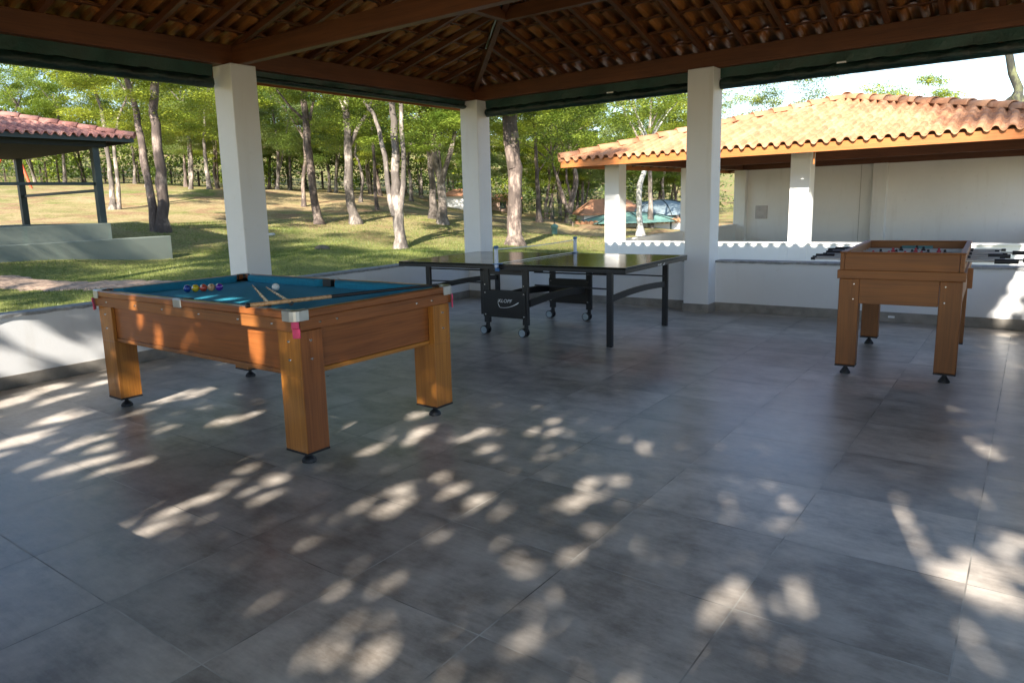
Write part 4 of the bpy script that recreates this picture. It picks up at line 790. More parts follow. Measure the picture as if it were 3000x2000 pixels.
mb.add(vs, [(4*k+i, 4*k+(i+1) % 4, 4*(k+1)+(i+1) % 4, 4*(k+1)+i) for k in range(n) for i in range(4)]+[(0, 1, 2, 3), (4*n+3, 4*n+2, 4*n+1, 4*n)])
ttb(mb, 'logo_swoosh', M['print'])
text_obj('KLOPF', .024, M['print'], tt, (hx+.0008-.002, .02, .712), (R(90), 0, R(90)), .2, 1.3)
mb = MB()
for a, b_ in (((0, .10, .708), (0, .155, .730)), ((0, .118, .706), (0, .150, .716))): mb.bar((hx-.0008, a[1], a[2]), (hx-.0008, b_[1], b_[2]), .0012, .004, up=(0, 0, 1))
ttb(mb, 'logo_stroke', M['print'])
# orange bungee tied at the far frame
ttb(MB().tube([(.20, .58, .60), (.28, .60, .585), (.36, .60, .60), (.30, .56, .61), (.22, .57, .595)], .004, 6), 'cord', M['redpipe'])

# ------------------------------------------------------------------ table football
ft = empty('football_table', (0, 0, 0), R(2.0), 'wooden table football game with black handled rods on four square legs', 'football table')
_c, _s = math.cos(R(2.0)), math.sin(R(2.0)); FW, FD = .775, 1.40
ft.location = (6.180-_c*FW/2-_s*FD/2, -2.6233-_s*FW/2+_c*FD/2, 0); hx, hy = FW/2, FD/2
def fb(mb, name, mat, par=None, **k): return mb.build(name, mat, par or ft, local=True, **k)
for sx in (1, -1):
    for sy in (1, -1):
        a = (sx*(hx-.002), sy*(hy-.002)); lw = .135
        lg = fb(MB().box((a[0], a[1], .072), (a[0]-sx*lw, a[1]-sy*lw*.8, .728), .005), 'leg', M['foosz'])
        fb(MB().box((a[0]+sx*.001, a[1]+sy*.001, .060), (a[0]-sx*(lw+.001), a[1]-sy*(lw*.8+.001), .0715), .002), 'foot_plate', M['rubber'], lg)
        fb(MB().lathe((a[0]-sx*.067, a[1]-sy*.055, 0), [(.037, 0), (.037, .008), (.030, .020), (.014, .045), (.012, .060)], 16), 'leveller', M['rubber'], lg)
        mb = MB()
        for z in (.69, .578): mb.cyl((a[0]-sx*.10, a[1], z), (a[0]-sx*.10, a[1]+sy*.005, z), .0075, .005)
        fb(mb, 'screw', M['chrome'], lg)
for sy in (1, -1):
    fb(MB().box((-hx+.139, sy*(hy-.008), .545), (hx-.139, sy*(hy-.030), .7285), .002), 'apron', M['foosx'])
    fb(MB().box((-hx-.012, sy*(hy+.012), .7295), (hx+.012, sy*(hy-.012), .793), .003), 'band', M['foosx'])
    fb(MB().box((-hx+.032, sy*(hy-.002), .7935), (hx-.032, sy*(hy-.024), .915), .002), 'end_board', M['foosx'])
    fb(MB().box((-hx-.004, sy*(hy+.004), .9155), (hx+.004, sy*(hy-.028), .928), .004), 'cap', M['foosx'])
for sx in (1, -1):
    fb(MB().box((sx*(hx-.008), -hy+.115, .545), (sx*(hx-.030), hy-.115, .7285), .002), 'apron', M['foosy'])
    fb(MB().box((sx*(hx+.0118), -hy+.0125, .7298), (sx*(hx-.012), hy-.0125, .7928), .003), 'band', M['foosy'])
    fb(MB().box((sx*(hx-.002), -hy, .7935), (sx*(hx-.030), hy, .9153), .003), 'side_board', M['foosy'])
    fb(MB().box((sx*(hx+.0038), -hy+.029, .9158), (sx*(hx-.034), hy-.029, .9278), .004), 'cap', M['foosy'])
fb(MB().box((-hx+.031, -hy+.025, .77), (hx-.031, hy-.025, .808)), 'playfield', M['field'])
for sy in (1, -1):
    fb(MB().box((-.115, sy*(hy-.0245), .793), (.115, sy*(hy-.030), .885), .002), 'goal', M['teal'])  # teal colour stands in for light in the goal opening
# curved ball tray on the right side
mb = MB(); n = 10; vs = []
for k in range(n+1):
    t = R(90)*k/n; y = -hy+.22+.13*math.sin(t); z = .69+.115*math.cos(t)
    vs += [(hx+.013, y, z), (hx+.045, y, z), (hx+.045, y-.0, .66), (hx+.013, y, .66)]
mb.add(vs, [(4*k+i, 4*k+(i+1) % 4, 4*(k+1)+(i+1) % 4, 4*(k+1)+i) for k in range(n) for i in range(4)]+[(0, 1, 2, 3), (4*n+3, 4*n+2, 4*n+1, 4*n)]); fb(mb, 'ball_tray', M['foosy'])
rods = [(-.56, 1, 1, .06), (-.41, 2, 1, .22), (-.26, 3, -1, .10), (-.09, 5, 1, .02), (.09, 5, -1, .13), (.26, 3, 1, .17), (.41, 2, -1, .05), (.56, 1, -1, .12)]
for y, nfig, side, sh in rods:
    z = .862; lo = -hx-.19+sh*(.5 if side < 0 else -.1); hi = hx+.13+sh*(1.0 if side > 0 else .6)
    rd = fb(MB().cyl((lo, y, z), (hi, y, z), .0075, n=10), 'rod', M['metal'])
    hp = hi if side > 0 else lo; dr = side
    fb(MB().cyl((hp-dr*.030, y, z), (hp+dr*.105, y, z), .0165, .0155, 14), 'handle', M['rubber'], rd)
    op = lo if side > 0 else hi
    fb(MB().cyl((op, y, z), (op-dr*.03, y, z), .011, .011, 12), 'end_grip', M['rubber'], rd); fb(MB().cyl((-dr*hx, y, z), (-dr*(hx+.018), y, z), .016, .013, 12), 'bushing', M['rubber'], rd)
    for k in range(nfig):
        fx = (k-(nfig-1)/2)*(.11 if nfig > 3 else .16)+(sh-.1)*.3; mt = M['red'] if side > 0 else M['pocket']
        m_ = MB(); m_.box((fx-.012, y-.010, .800), (fx+.012, y+.010, .838), .003); m_.box((fx-.015, y-.011, .839), (fx+.015, y+.011, .875), .004); m_.ball((fx, y, .885), .010, 10, 7)
        fb(m_, 'player_figure', mt, rd)

# ------------------------------------------------------------------ foliage
rng = np.random.RandomState(7)
def leaves_mesh(name, C, size, mat, upbias=.5, asp=.5):
    """one diamond shaped leaf at every row of C"""
    n = len(C); nr = rng.normal(size=(n, 3)); nr[:, 2] = np.abs(nr[:, 2])+upbias; nr /= np.linalg.norm(nr, axis=1)[:, None]
    t = rng.normal(size=(n, 3)); t -= nr*(t*nr).sum(1)[:, None]; t /= np.linalg.norm(t, axis=1)[:, None]; b = np.cross(nr, t)
    s = size*rng.uniform(.65, 1.35, n)[:, None]
    V = np.stack([C-t*s*.5, C+b*s*asp*.5+nr*s*.06, C+t*s*.5, C-b*s*asp*.5+nr*s*.06], 1).reshape(-1, 3)
    me = bpy.data.meshes.new(name); me.vertices.add(4*n); me.vertices.foreach_set('co', V.astype(np.float32).ravel())
    me.loops.add(4*n); me.loops.foreach_set('vertex_index', np.arange(4*n, dtype=np.int32)); me.polygons.add(n)
    me.polygons.foreach_set('loop_start', np.arange(0, 4*n, 4, dtype=np.int32)); me.polygons.foreach_set('loop_total', np.full(n, 4, np.int32))
    me.materials.append(mat); me.update(calc_edges=True); me.validate(); return me
def clump_cloud(nc, per, rmin, rmax, flat=.75, hollow=.15, squash=.55):
    """clumps spread through a unit crown"""
    out = []
    for k in range(nc):
        while True:
            c = rng.uniform(-1, 1, 3)
            if hollow < (c**2).sum() < 1: break
        r = rng.uniform(rmin, rmax); d = rng.normal(size=(per, 3)); d /= np.linalg.norm(d, axis=1)[:, None]
        rad = r*rng.uniform(0, 1, per)**.45; p = c+d*rad[:, None]*np.array([1, 1, squash]); out.append(p)
    return np.concatenate(out)
CR = []
for k in range(5):
    CR.append(leaves_mesh('crown', clump_cloud(46, 600, .14, .32), .029, M['leaf1'], asp=.48))
CRS = [leaves_mesh('crown', clump_cloud(28, 260, .11, .27, hollow=.3), .035, M['leaf2'], asp=.5) for _ in range(2)]      # sparse
def crown(parent, mesh, loc, scale, mat, rz, name='crown'):
    me = mesh
    o = bpy.data.objects.new(name, me); COL.objects.link(o); o.parent = parent
    pl = wloc(parent) if parent else Vector((0, 0, 0)); o.location = Vector(loc)-pl; o.scale = scale; o.rotation_euler = (0, 0, rz)
    o.material_slots[0].link = 'OBJECT'; o.material_slots[0].material = mat; return o
rt = random.Random(12)
def trunk_mesh(mb, stems, flare=True, n=10, dj=.35):
    for si, (pts, r0, r1) in enumerate(stems):
        P = [Vector(p) for p in pts]
        off = rt.uniform(-dj, dj)
        # subdivide and wobble
        Q = []; Rr = []; m = len(P)-1; fx, fy = -.61, .78
        for k in range(m):
            ns = max(2, int((P[k+1]-P[k]).length/.28))
            for j in range(ns):
                t = j/ns; g_ = (k+t)/m; p = P[k].lerp(P[k+1], t)
                wob = .10*(r0+r1)
                p = p+Vector((fx*off*g_+rt.uniform(-wob, wob), fy*off*g_+rt.uniform(-wob, wob), 0)); Q.append(p); r = r0+(r1-r0)*g_
                if flare and si == 0: r *= 1+.55*max(0, 1-(g_*m*1.0)/.55)**2
                Rr.append(r*rt.uniform(.93, 1.08))
        Q.append(P[-1]+Vector((fx*off, fy*off, 0))); Rr.append(r1)
        if flare and si == 0 or abs(P[0].z-stems[0][0][0][2]) < .12: Q.insert(0, Q[0]-Vector((0, 0, .35))); Rr.insert(0, Rr[0]*1.25)
        mb.tube(Q, Rr, n, rt, .07)
    return mb
def limbs(mb, top, r, spread, n, up=1.6):
    for k in range(n):
        a = 2*math.pi*(k+rt.random()*.7)/n; e = Vector((math.cos(a)*spread*rt.uniform(.6, 1), math.sin(a)*spread*rt.uniform(.6, 1), up*rt.uniform(.5, 1.2)))
        b = Vector(top); mid = b+e*.5+Vector((0, 0, .15)); mb.tube([b, b+e*.25+Vector((0, 0, .1)), mid, b+e], [r, r*.75, r*.5, r*.2], 6, rt, .1)

TL_ = {  # label, leaf material, crown drop, crown scale
 'twin trunk rough bark tree': ('two rough dark trunks rising together just right of the kiosk roof', 'leaf0', 3.0, 0),
 'pale twin slender': ('pair of slim pale trunks between the kiosk and the dark double trunk', 'leaf0', 2.9, 0),
 'A': ('mottled leaning trunk, first thick tree right of the near left pillar', 'leaf1', 3.0, 0),
 'A2': ('thin dark trunk close behind the mottled leaning tree', 'leaf3', 2.6, 0),
 'B': ('forked tree with flaring root foot left of the three grey stems', 'leaf1', 2.9, 0),
 'C': ('three grey stems spreading from one base, nearest the low wall', 'leaf1', 2.8, 1),
 'D': ('stout forked tree with many upright limbs just left of the corner pillar', 'leaf0', 2.9, 0),
 'D2': ('darker trunk standing against the left side of the stout forked tree', 'leaf1', 2.6, 0),
 'smallcurve': ('small curved sapling behind the root foot of the forked tree', 'leaf1', 1.6, 1),
 'thin': ('thin straight tree between the forked tree and the grey stems', 'leaf3', 2.2, 1),
 'E': ('thick blotchy trunk just right of the corner pillar', 'leaf1', 3.1, 0),
 'F': ('slim dark tree midway between the thick blotchy trunk and the orange roof', 'leaf3', 2.7, 0),
 'G': ('dark v shaped tree in front of the far orange roof', 'leaf1', 2.7, 0),
 'H': ('smooth white trunk seen through the open side of the white pavilion', 'leaf0', 2.2, 1),
 'I': ('pale bare limbed tree rising above the left end of the orange tile roof', 'leaf0', 2.9, 0)}
GTREE = 'trees on the grassy slope'
for name, kind, stems in TREES:
    lab, lf, cs, sparse = TL_[name]; b = stems[0][0][0]; zg = gz1(b[0], b[1])
    root = empty('tree', (b[0], b[1], zg), 0, lab, 'tree', GTREE)
    if name == 'I':
        stems = [([(b[0]+.1, b[1], zg)]+list(stems[0][0]), stems[0][1]*1.3, stems[0][2])]+list(stems[1:])
    mb = MB(); trunk_mesh(mb, stems)
    tops = [Vector(s[0][-1]) for s in stems if s[0][-1][2] > b[2]+2.0] or [Vector(stems[0][0][-1])]
    for t in tops: limbs(mb, t, .04 if name != 'I' else .022, cs*.6, 4)
    mb.build('trunk', M['bark%d' % kind], root)
    c = sum(tops, Vector((0, 0, 0)))/len(tops); ms = CRS if sparse else CR
    hz = max(c.z+.9, zg+4.6)
    crown(root, ms[rt.randrange(len(ms))], (c.x, c.y, hz+cs*.35), (cs, cs, cs*.85), M[lf], rt.uniform(0, 6.28))
    if cs > 2.5 and name not in ('G', 'F', 'H'): crown(root, CR[rt.randrange(5)], (c.x+.55*1.6+rt.uniform(-1, 1), c.y-.7*-1.6+rt.uniform(-1, 1), hz-1.5), (cs*.95, cs*.95, cs*.5), M[lf], rt.uniform(0, 6.28), 'lower_branch_foliage')
# more trees up the slope: thin far trunks, each with its crown
side = ['far left behind the kiosk', 'behind the kiosk', 'left of the near left pillar', 'between the near left pillar and the corner pillar', 'right of the corner pillar', 'behind the white pavilion']
protos = []
for k in range(6):
    root = empty('tree', (0, 0, 0)); mb = MB(); h = 4.0
    st = [([(0, 0, 0), (rt.uniform(-.1, .1), rt.uniform(-.1, .1), 1.2), (rt.uniform(-.25, .25), rt.uniform(-.2, .2), 2.6), (rt.uniform(-.4, .4), rt.uniform(-.4, .4), h+1)], .13, .06)]
    if k % 2: st.append(([(0, 0, .5), (.3, .15, 1.6), (.65, .3, 3.0), (1.0, .35, 4.4)], .07, .03))
    trunk_mesh(mb, st, n=7); limbs(mb, st[0][0][-1], .04, 1.8, 4); mb.build('trunk', M['bark%d' % (1 if k % 3 == 0 else 2)], root, local=True)
    crown(root, CR[k % 5], (0, 0, 5.6), (3.2, 3.2, 2.8), M['leaf1'], 0)
    crown(root, CRS[k % 2], (.3, -.2, 3.9), (2.4, 2.4, 1.3), M['leaf1'], 1)
    crown(root, CR[(k+2) % 5], (-.4+.2*k, .3, 3.4), (2.4, 2.4, 1.5), M['leaf1'], 2) if k % 3 != 2 else None; protos.append(root)
def place_tree(i, x, y, sc, lf, label, group, z=None, zs=1.0):
    src = protos[i % 6]; fresh = not src.get('used'); o = src if fresh else copy_tree(src)
    o['used'] = 1
    if z is None: z = gz1(x, y)
    o.location = (x, y, z-.1); o.rotation_euler = (0, 0, rt.uniform(0, 6.28)); o.scale = (sc, sc, sc*zs)
    tag(o, label, 'tree', group)
    for ch in scene.objects:
        if ch.parent == o and 'crown' in ch.name: ch.material_slots[0].material = M[lf]
    return o
ord_ = ['first', 'second', 'third', 'fourth', 'fifth', 'sixth', 'seventh', 'eighth', 'ninth', 'tenth', 'eleventh', 'twelfth', 'thirteenth', 'fourteenth', 'fifteenth', 'sixteenth', 'seventeenth', 'eighteenth', 'nineteenth', 'twentieth']
def uv_of(p):
    d = Vector(p)-CAMPOS; z = d.dot(cf); return PCX+FOC*d.dot(cr)/z, PCY-FOC*d.dot(cu)/z
far = sorted([(uv_of(p)[0], p, r_) for p, r_ in SAPLINGS])
cnt = {}
LF = ['leaf1', 'leaf0', 'leaf3', 'leaf0', 'leaf1', 'leaf2']
for k, (u, p, r_) in enumerate(far):
    z_ = 0 if u < 130 else 1 if u < 400 else 2 if u < 640 else 3 if u < 1340 else 4 if u < 1760 else 5
    cnt[z_] = cnt.get(z_, 0)+1
    place_tree(k, p[0], p[1], max(.85, r_/.10), LF[(k*5) % 6], 'slim far tree %s, %s from left' % (side[z_], ord_[cnt[z_]-1]), 'distant trees up the slope')
# leafy tops seen over the orange roof and trees filling the left edge
place_tree(2, -5.9, 40.8, 1.25, 'leaf2', 'greyish tree top showing above the left slope of the orange tile roof', 'tree tops beyond the orange roof', z=-1.3)
place_tree(4, .5, 39.0, 1.15, 'leaf0', 'bright green tree top showing above the ridge of the orange tile roof', 'tree tops beyond the orange roof', z=-1.8)
place_tree(1, 5.2, 42.6, 1.0, 'leaf0', 'small green tree tip above the right end of the orange tile roof', 'tree tops beyond the orange roof', z=-2.6)
# leaning mossy trunk at the right edge
root = empty('tree', (7.3, 17.6, gz1(7.3, 17.6)), 0, 'dark mossy leaning trunk against the sky at the right edge', 'tree', GTREE)
mb = MB(); P = [(7.3, 17.6, gz1(7.3, 17.6)-.2), (6.58, 17.47, 2.49), (6.05, 17.27, 3.46), (5.86, 17.17, 3.80), (5.90, 17.26, 3.98), (5.72, 17.22, 4.43), (5.62, 17.25, 4.89), (5.45, 17.25, 5.6), (5.5, 17.2, 7.2)]
mb.tube(P, [.22, .15, .125, .15, .115, .10, .095, .09, .07], 12, rt, .06); mb.tube([(5.86, 17.17, 3.80), (5.70, 17.15, 3.72), (5.62, 17.14, 3.70)], [.10, .06, .02], 7, rt, .05); limbs(mb, P[-1], .05, 1.6, 4)
mb.build('trunk', M['bark4'], root); crown(root, CRS[0], (5.6, 17.2, 8.8), (1.7, 1.7, 1.2), M['leaf1'], 1)

# wood in the far distance, undergrowth: one mass each
def belt(n, size, ulo, uhi, dlo, dhi, hmax, mat, name, label, hpow=1.0):
    u = rng.uniform(ulo, uhi, n//60); D_ = rng.uniform(dlo, dhi, n//60); hh = rng.uniform(0, 1, n//60)**hpow; C = []
    for a, d, h in zip(u, D_, hh):
        p = CAMPOS+(cf+cr*((a-PCX)/FOC))*d; zg = gz1(p.x, p.y); r_ = rng.uniform(.6, 1.5); q = rng.normal(size=(60, 3)); q /= np.linalg.norm(q, axis=1)[:, None]
        C.append(np.array([p.x, p.y, zg+.4+h*hmax])+q*(r_*rng.uniform(0, 1, 60)**.4)[:, None]*np.array([1, 1, .7]))
    me = leaves_mesh(name, np.concatenate(C), size, mat); o = bpy.data.objects.new(name, me); COL.objects.link(o); return tag(o, label, None, None, 'stuff')
belt(52000, .32, -500, 1850, 52, 66, 13.5, M['leaf1'], 'far_wood', 'dense far wood closing the view behind the slope')
belt(26000, .28, -500, 1900, 48, 58, 12.0, M['leaf0'], 'far_wood', 'sunlit leaves of the far wood')  # lighter leaf colour makes this part of the wood look sunlit
belt(24000, .17, -400, 1560, 46, 52, 2.2, M['leaf3'], 'undergrowth', 'dark undergrowth along the top of the slope')
belt(9000, .22, 1480, 2100, 46, 60, 3.6, M['leaf2'], 'undergrowth', 'scrub beyond the pool buildings')
belt(6000, .5, 1700, 3300, 90, 130, 2.0, M['leaf1'], 'hill_scrub', 'scrub on the distant hillside')

# grass: blades close to the pavilion
def blades(n, x0, x1, y0, y1, h, wd, name, label, cond=None):
    x = rng.uniform(x0, x1, n); y = rng.uniform(y0, y1, n)
    ok = ~((x > PAV[0]+.35) & (x < PAV[1]) & (y > PAV[2]) & (y < PAV[3]-.35)) & ~((x > -14) & (x < -8.75) & (y < .25)) & ~((x > 0) & (y > 4.0) & (y < 12))
    pp = np.array([(a, b) for a, b, _ in sp_]); dm = np.min(np.hypot(x[:, None]-pp[None, :, 0], y[:, None]-pp[None, :, 1]), axis=1); ok &= (dm > .42) | (rng.uniform(0, 1, n) < .05)
    ok &= (np.sin(x*2.1+1)*np.sin(y*1.7)+np.sin(x*5.3)*np.cos(y*4.1)*.6+rng.uniform(-1, 1, n)) > -.75
    x, y = x[ok], y[ok]; z = gz(x, y); m_ = len(x); hh = h*rng.uniform(.5, 1.4, m_); a = rng.uniform(0, 6.28, m_); ln = rng.uniform(.1, .7, m_)*hh
    dx, dy = np.cos(a)*wd, np.sin(a)*wd; b2 = rng.uniform(0, 6.28, m_)
    V = np.stack([np.stack([x-dx, y-dy, z-.01], 1), np.stack([x+dx, y+dy, z-.01], 1), np.stack([x+np.cos(b2)*ln, y+np.sin(b2)*ln, z+hh], 1)], 1).reshape(-1, 3)
    me = bpy.data.meshes.new(name); me.vertices.add(3*m_); me.vertices.foreach_set('co', V.astype(np.float32).ravel()); me.loops.add(3*m_); me.loops.foreach_set('vertex_index', np.arange(3*m_, dtype=np.int32))
    me.polygons.add(m_); me.polygons.foreach_set('loop_start', np.arange(0, 3*m_, 3, dtype=np.int32)); me.polygons.foreach_set('loop_total', np.full(m_, 3, np.int32)); me.materials.append(M['grassblade']); me.update(calc_edges=True); me.validate()
    o = bpy.data.objects.new(name, me); COL.objects.link(o); return tag(o, label, None, None, 'stuff')
blades(90000, -9.5, 0, -8.5, 5.5, .035, .0055, 'grass', 'short grass between the pavilion and the kiosk')
blades(60000, -14, 4, 1.0, 13, .040, .008, 'grass', 'short grass on the lawn behind the table tennis table')

# ------------------------------------------------------------------ shade trees behind the photographer (unseen, gaps cut where sun flecks should fall)
S3 = np.array(SUN)
e1 = np.cross(S3, [0, 0, 1.]); e1 /= np.linalg.norm(e1); e2 = np.cross(e1, S3)
sp3 = np.array([s[:3] for s in SPOTS+EXTRA]); sr = np.array([s[3] for s in SPOTS+EXTRA]); sr = np.where(sr < .085, sr*.82, sr*.92)
sa = np.stack([sp3@e1, sp3@e2], 1)
n = 76000; tx = rng.uniform(-1.6, 8.4, n); ty = rng.uniform(-10.2, -2.2, n); tt_ = rng.uniform(7.6, 10.8, n)
m2 = 9000; tx = np.concatenate([tx, rng.uniform(5.3, 8.6, m2)]); ty = np.concatenate([ty, rng.uniform(-2.2, 1.4, m2)]); tt_ = np.concatenate([tt_, rng.uniform(8.5, 11.5, m2)]); n += m2
C = np.stack([tx, ty, np.zeros(n)], 1)+S3*tt_[:, None]
# leaves left out along the sun rays that lead to the fleck spots
q = np.stack([C@e1, C@e2], 1); dmin = np.full(n, 9.)
for (a, b_), r_ in zip(sa, sr): dmin = np.minimum(dmin, np.hypot(q[:, 0]-a, q[:, 1]-b_)-r_)
keep = (dmin > .028)
C = C[keep]; xs = C[:, 0]
for side_, lab in ((xs < 8.2, 'low spreading shade tree outside the pavilion, west one'), (xs >= 8.2, 'low spreading shade tree outside the pavilion, east one')):
    Cc = C[side_]; c0 = Cc.mean(0); root = empty('shade_tree', (c0[0]+.3, c0[1]-1.5, gz1(c0[0], c0[1])), 0, lab, 'tree', 'shade trees behind the camera')
    me = leaves_mesh('crown', Cc, .13, M['leafshade'], upbias=0.0, asp=.6); o = bpy.data.objects.new('crown', me); COL.objects.link(o); o.parent = root; o.location = -root.location
    mb = MB(); b0 = root.location; tb = Vector((b0.x, b0.y, c0[2]-1.6)); mb.tube([b0-Vector((0, 0, .3)), b0+Vector((.1, 0, 1.5)), tb], [.30, .22, .16], 10, rt, .06)
    for k in range(7):
        tg = Vector(Cc[rng.randint(len(Cc))]); mb.tube([tb, tb.lerp(tg, .5)+Vector((0, 0, -.3)), tg], [.10, .06, .02], 6, rt, .08)
    mb.build('trunk', M['bark1'], root)
def shade(tgt, t, sc, i, lab):  # unseen tree set up the sun ray so its crown shades the target
    p = Vector(tgt)+SUN*t; zg = gz1(p.x, p.y); s_ = sc/2.9
    o = place_tree(i, p.x, p.y, s_, 'leaf1', lab, 'tall trees behind the camera', z=p.z-5.6*s_); 
    mb = MB(); mb.tube([(0, 0, .2), (0, 0, -(o.location.z-zg)/s_-.5)], [.14, .22], 8, rt, .05)
    if o.location.z > zg: mb.build('trunk', M['bark1'], o, local=True)
shade((7.0, 6.6, 2.6), 25, 2.6, 0, 'tall tree behind the camera shading the top of the orange roof')
shade((9.5, 7.5, 2.6), 26, 2.8, 3, 'tall tree behind the camera shading the right hip of the orange roof')
shade((-9.5, -4.0, 1.0), 13, 2.6, 1, 'tree beyond the left side wall shading the kiosk base')
shade((-6.5, -2.6, .4), 14, 2.3, 5, 'tree beyond the left side wall shading the gravel path')
shade((-10.5, -1.2, 2.8), 17, 2.4, 2, 'tree beyond the left side wall shading the kiosk roof')
shade((-4.5, 1.8, .3), 19, 2.4, 4, 'tall tree behind the camera shading the near lawn')
shade((-2.5, 5.2, .1), 22, 2.2, 1, 'tall tree behind the camera shading the lawn by the corner pillar')
shade((-8.0, 4.0, .5), 21, 2.2, 3, 'tall tree behind the camera shading the foot of the slope')

shade((-15.0, 9.0, 1.1), 26, 1.9, 5, 'tall tree behind the camera shading the middle of the slope')

# ------------------------------------------------------------------ small things outdoors
mb = MB(); zt = gz1(-7.84, 1.93); root = empty('garden_table', (-7.84, 1.93, zt), 0, 'small pale concrete garden table on the lawn behind the near left pillar', 'table')
MB().lathe((-7.84, 1.93, zt-.1), [(.17, 0), (.15, .12), (.13, .15), (.13, .50)], 16).build('pedestal', M['concrete'], root); MB().lathe((-7.84, 1.93, zt+.402), [(.29, 0), (.31, .01), (.31, .045), (.29, .055)], 24).build('table_top', M['concrete'], root)
z0 = gz1(-6.7, 2.76); MB().ball((-6.7, 2.76, z0+.02), .22, 10, 7, 1.1, .6, .45).build('rock', M['rock'], label='low dark stone lying in the dry grass left of the grey stems', cat='stone')
z0 = gz1(-7.12, 13.98); root = empty('garden_lamp', (-7.12, 13.98, z0), 0, 'grey green bollard lamp on a thin pole near the far hedge', 'garden lamp')
MB().lathe((-7.12, 13.98, z0-.05), [(.10, 0), (.10, .26), (.13, .28), (.13, .36), (.03, .42)], 12).build('body', M['greencanvas'], root); MB().cyl((-7.12, 13.98, z0+.37), (-7.16, 14.0, z0+1.15), .015).build('pole', M['kioskmetal'], root)
mb = MB(); z0 = gz1(-34.3, 6.4); root = empty('swing_frame', (-34.3, 6.4, z0), 0, 'orange red slanting frame of playground equipment seen through the kiosk', 'swing frame')
for dx in (-.9, .9): MB().cyl((-34.3+dx, 6.4+dx*.8, z0-.1), (-34.0+.0*dx, 6.7, z0+2.4), .07).build('leg', M['redpipe'], root)
MB().cyl((-34.0, 6.7, z0+2.4), (-36.5, 8.6, z0+2.4), .06).build('top_bar', M['redpipe'], root)
def house(x, y, rz, w_, d_, h, rise, wallm, roofm, label, z=None, win=True):
    z = gz1(x, y)-.1 if z is None else z; root = empty('house', (x, y, z), rz, label, 'house')
    MB().box((-w_/2, -d_/2, -.5), (w_/2, d_/2, h), .01).build('wall', wallm, root, local=True)
    mb = MB(); o_ = .25; vs = [(-w_/2-o_, -d_/2-o_, h-.02), (w_/2+o_, -d_/2-o_, h-.02), (w_/2+o_, d_/2+o_, h-.02), (-w_/2-o_, d_/2+o_, h-.02), (-w_/2+w_*.2, 0, h+rise), (w_/2-w_*.2, 0, h+rise)]
    vs += [(a, b, c-.08) for a, b, c in vs[:4]]
    mb.add(vs, [(0, 1, 5, 4), (1, 2, 5), (2, 3, 4, 5), (3, 0, 4), (6, 9, 8, 7), (0, 6, 7, 1), (1, 7, 8, 2), (2, 8, 9, 3), (3, 9, 6, 0)]); mb.build('roof', roofm, root, local=True)
    if win:
        MB().box((-.35, -d_/2-.03, .3), (.05, -d_/2+.01, h*.75)).build('door', M['kioskmetal'], root, local=True)
    return root
house(-21.7, 27.6, R(38), 2.6, 2.4, .95+.6, .35, M['white2'], M['orangeroof'], 'low white house with flat orange roof just left of the corner pillar', z=.35, win=False)
house(-21.5, 31.4, R(38), 1.7, 2.0, 1.0, .25, M['pinkwall'], M['orangeroof'], 'tiny peach coloured hut between the corner pillar and the thick blotchy trunk', z=.62)
house(-11.4, 26.6, R(38), 3.0, 2.6, .75, .70, M['white2'], M['orangeroof'], 'white house with steep orange roof beyond the hedge left of the white pavilion', z=-.1, win=False)
def canopy(cx, cy, cz, rx, ry, h, mat, label, ribs=True):
    root = empty('canopy', (cx, cy, cz), R(38), label, 'canopy'); mb = MB(); n, m_ = 32, 8; vs = []
    for k in range(m_+1):
        t = k/m_
        for i in range(n):
            a = 2*math.pi*i/n; rr = t*(1-.05*abs(math.sin(a*4))); vs.append((rx*rr*math.cos(a), ry*rr*math.sin(a), h*(1-t*t)))
    mb.add(vs, [(k*n+i, (k+1)*n+i, (k+1)*n+(i+1) % n, k*n+(i+1) % n) for k in range(m_) for i in range(n)], True); mb.build('cover', mat, root, local=True)
    for j in range(0, 8):
        a = math.pi*j/4; MB().tube([(rx*t*math.cos(a), ry*t*math.sin(a), h*(1-t*t)+.012) for t in np.linspace(.02, 1, 9)], .022, 5).build('rib', M['kioskmetal'], root, local=True)
    for j in range(4):
        a = math.pi*(j+.5)/2; MB().cyl((rx*.9*math.cos(a), ry*.9*math.sin(a), .08), (rx*.9*math.cos(a), ry*.9*math.sin(a), -1.2), .04).build('post', M['kioskmetal'], root, local=True)
canopy(-7.72, 21.3, .32, 2.35, 2.2, .42, M['greencanvas'], 'pale green domed canvas canopy behind the tile topped white wall')
canopy(-9.1, 28.0, .45, 2.6, 2.2, .75, m_simple('blue_grey_canvas', (.20, .25, .27), .7, var=.25, scale=2), 'blue grey domed canopy behind the pale green one')
# tile topped wall
a = Vector((-9.06, 18.9, 0)); b = Vector((-5.0, 22.05, 0)); root = empty('garden_wall', (-7.2, 20.4, 0), 0, 'white garden wall with clay tile coping in front of the green canopy', 'wall')
MB().bar((a.x, a.y, -.25), (b.x, b.y, -.25), .18, 1.14).build('wall_body', M['white2'], root)
mb = MB(); d = (b-a).normalized(); L_ = (b-a).length; sd = Vector((-d.y, d.x, 0)); k = 0
while k*.2 < L_:
    c = a+d*(k*.2+.1); mb.cyl(c-sd*.20+Vector((0, 0, .34)), c+sd*.20+Vector((0, 0, .37)), .095, .085, 9); k += 1
mb.build('coping', M['tile_out'], root)
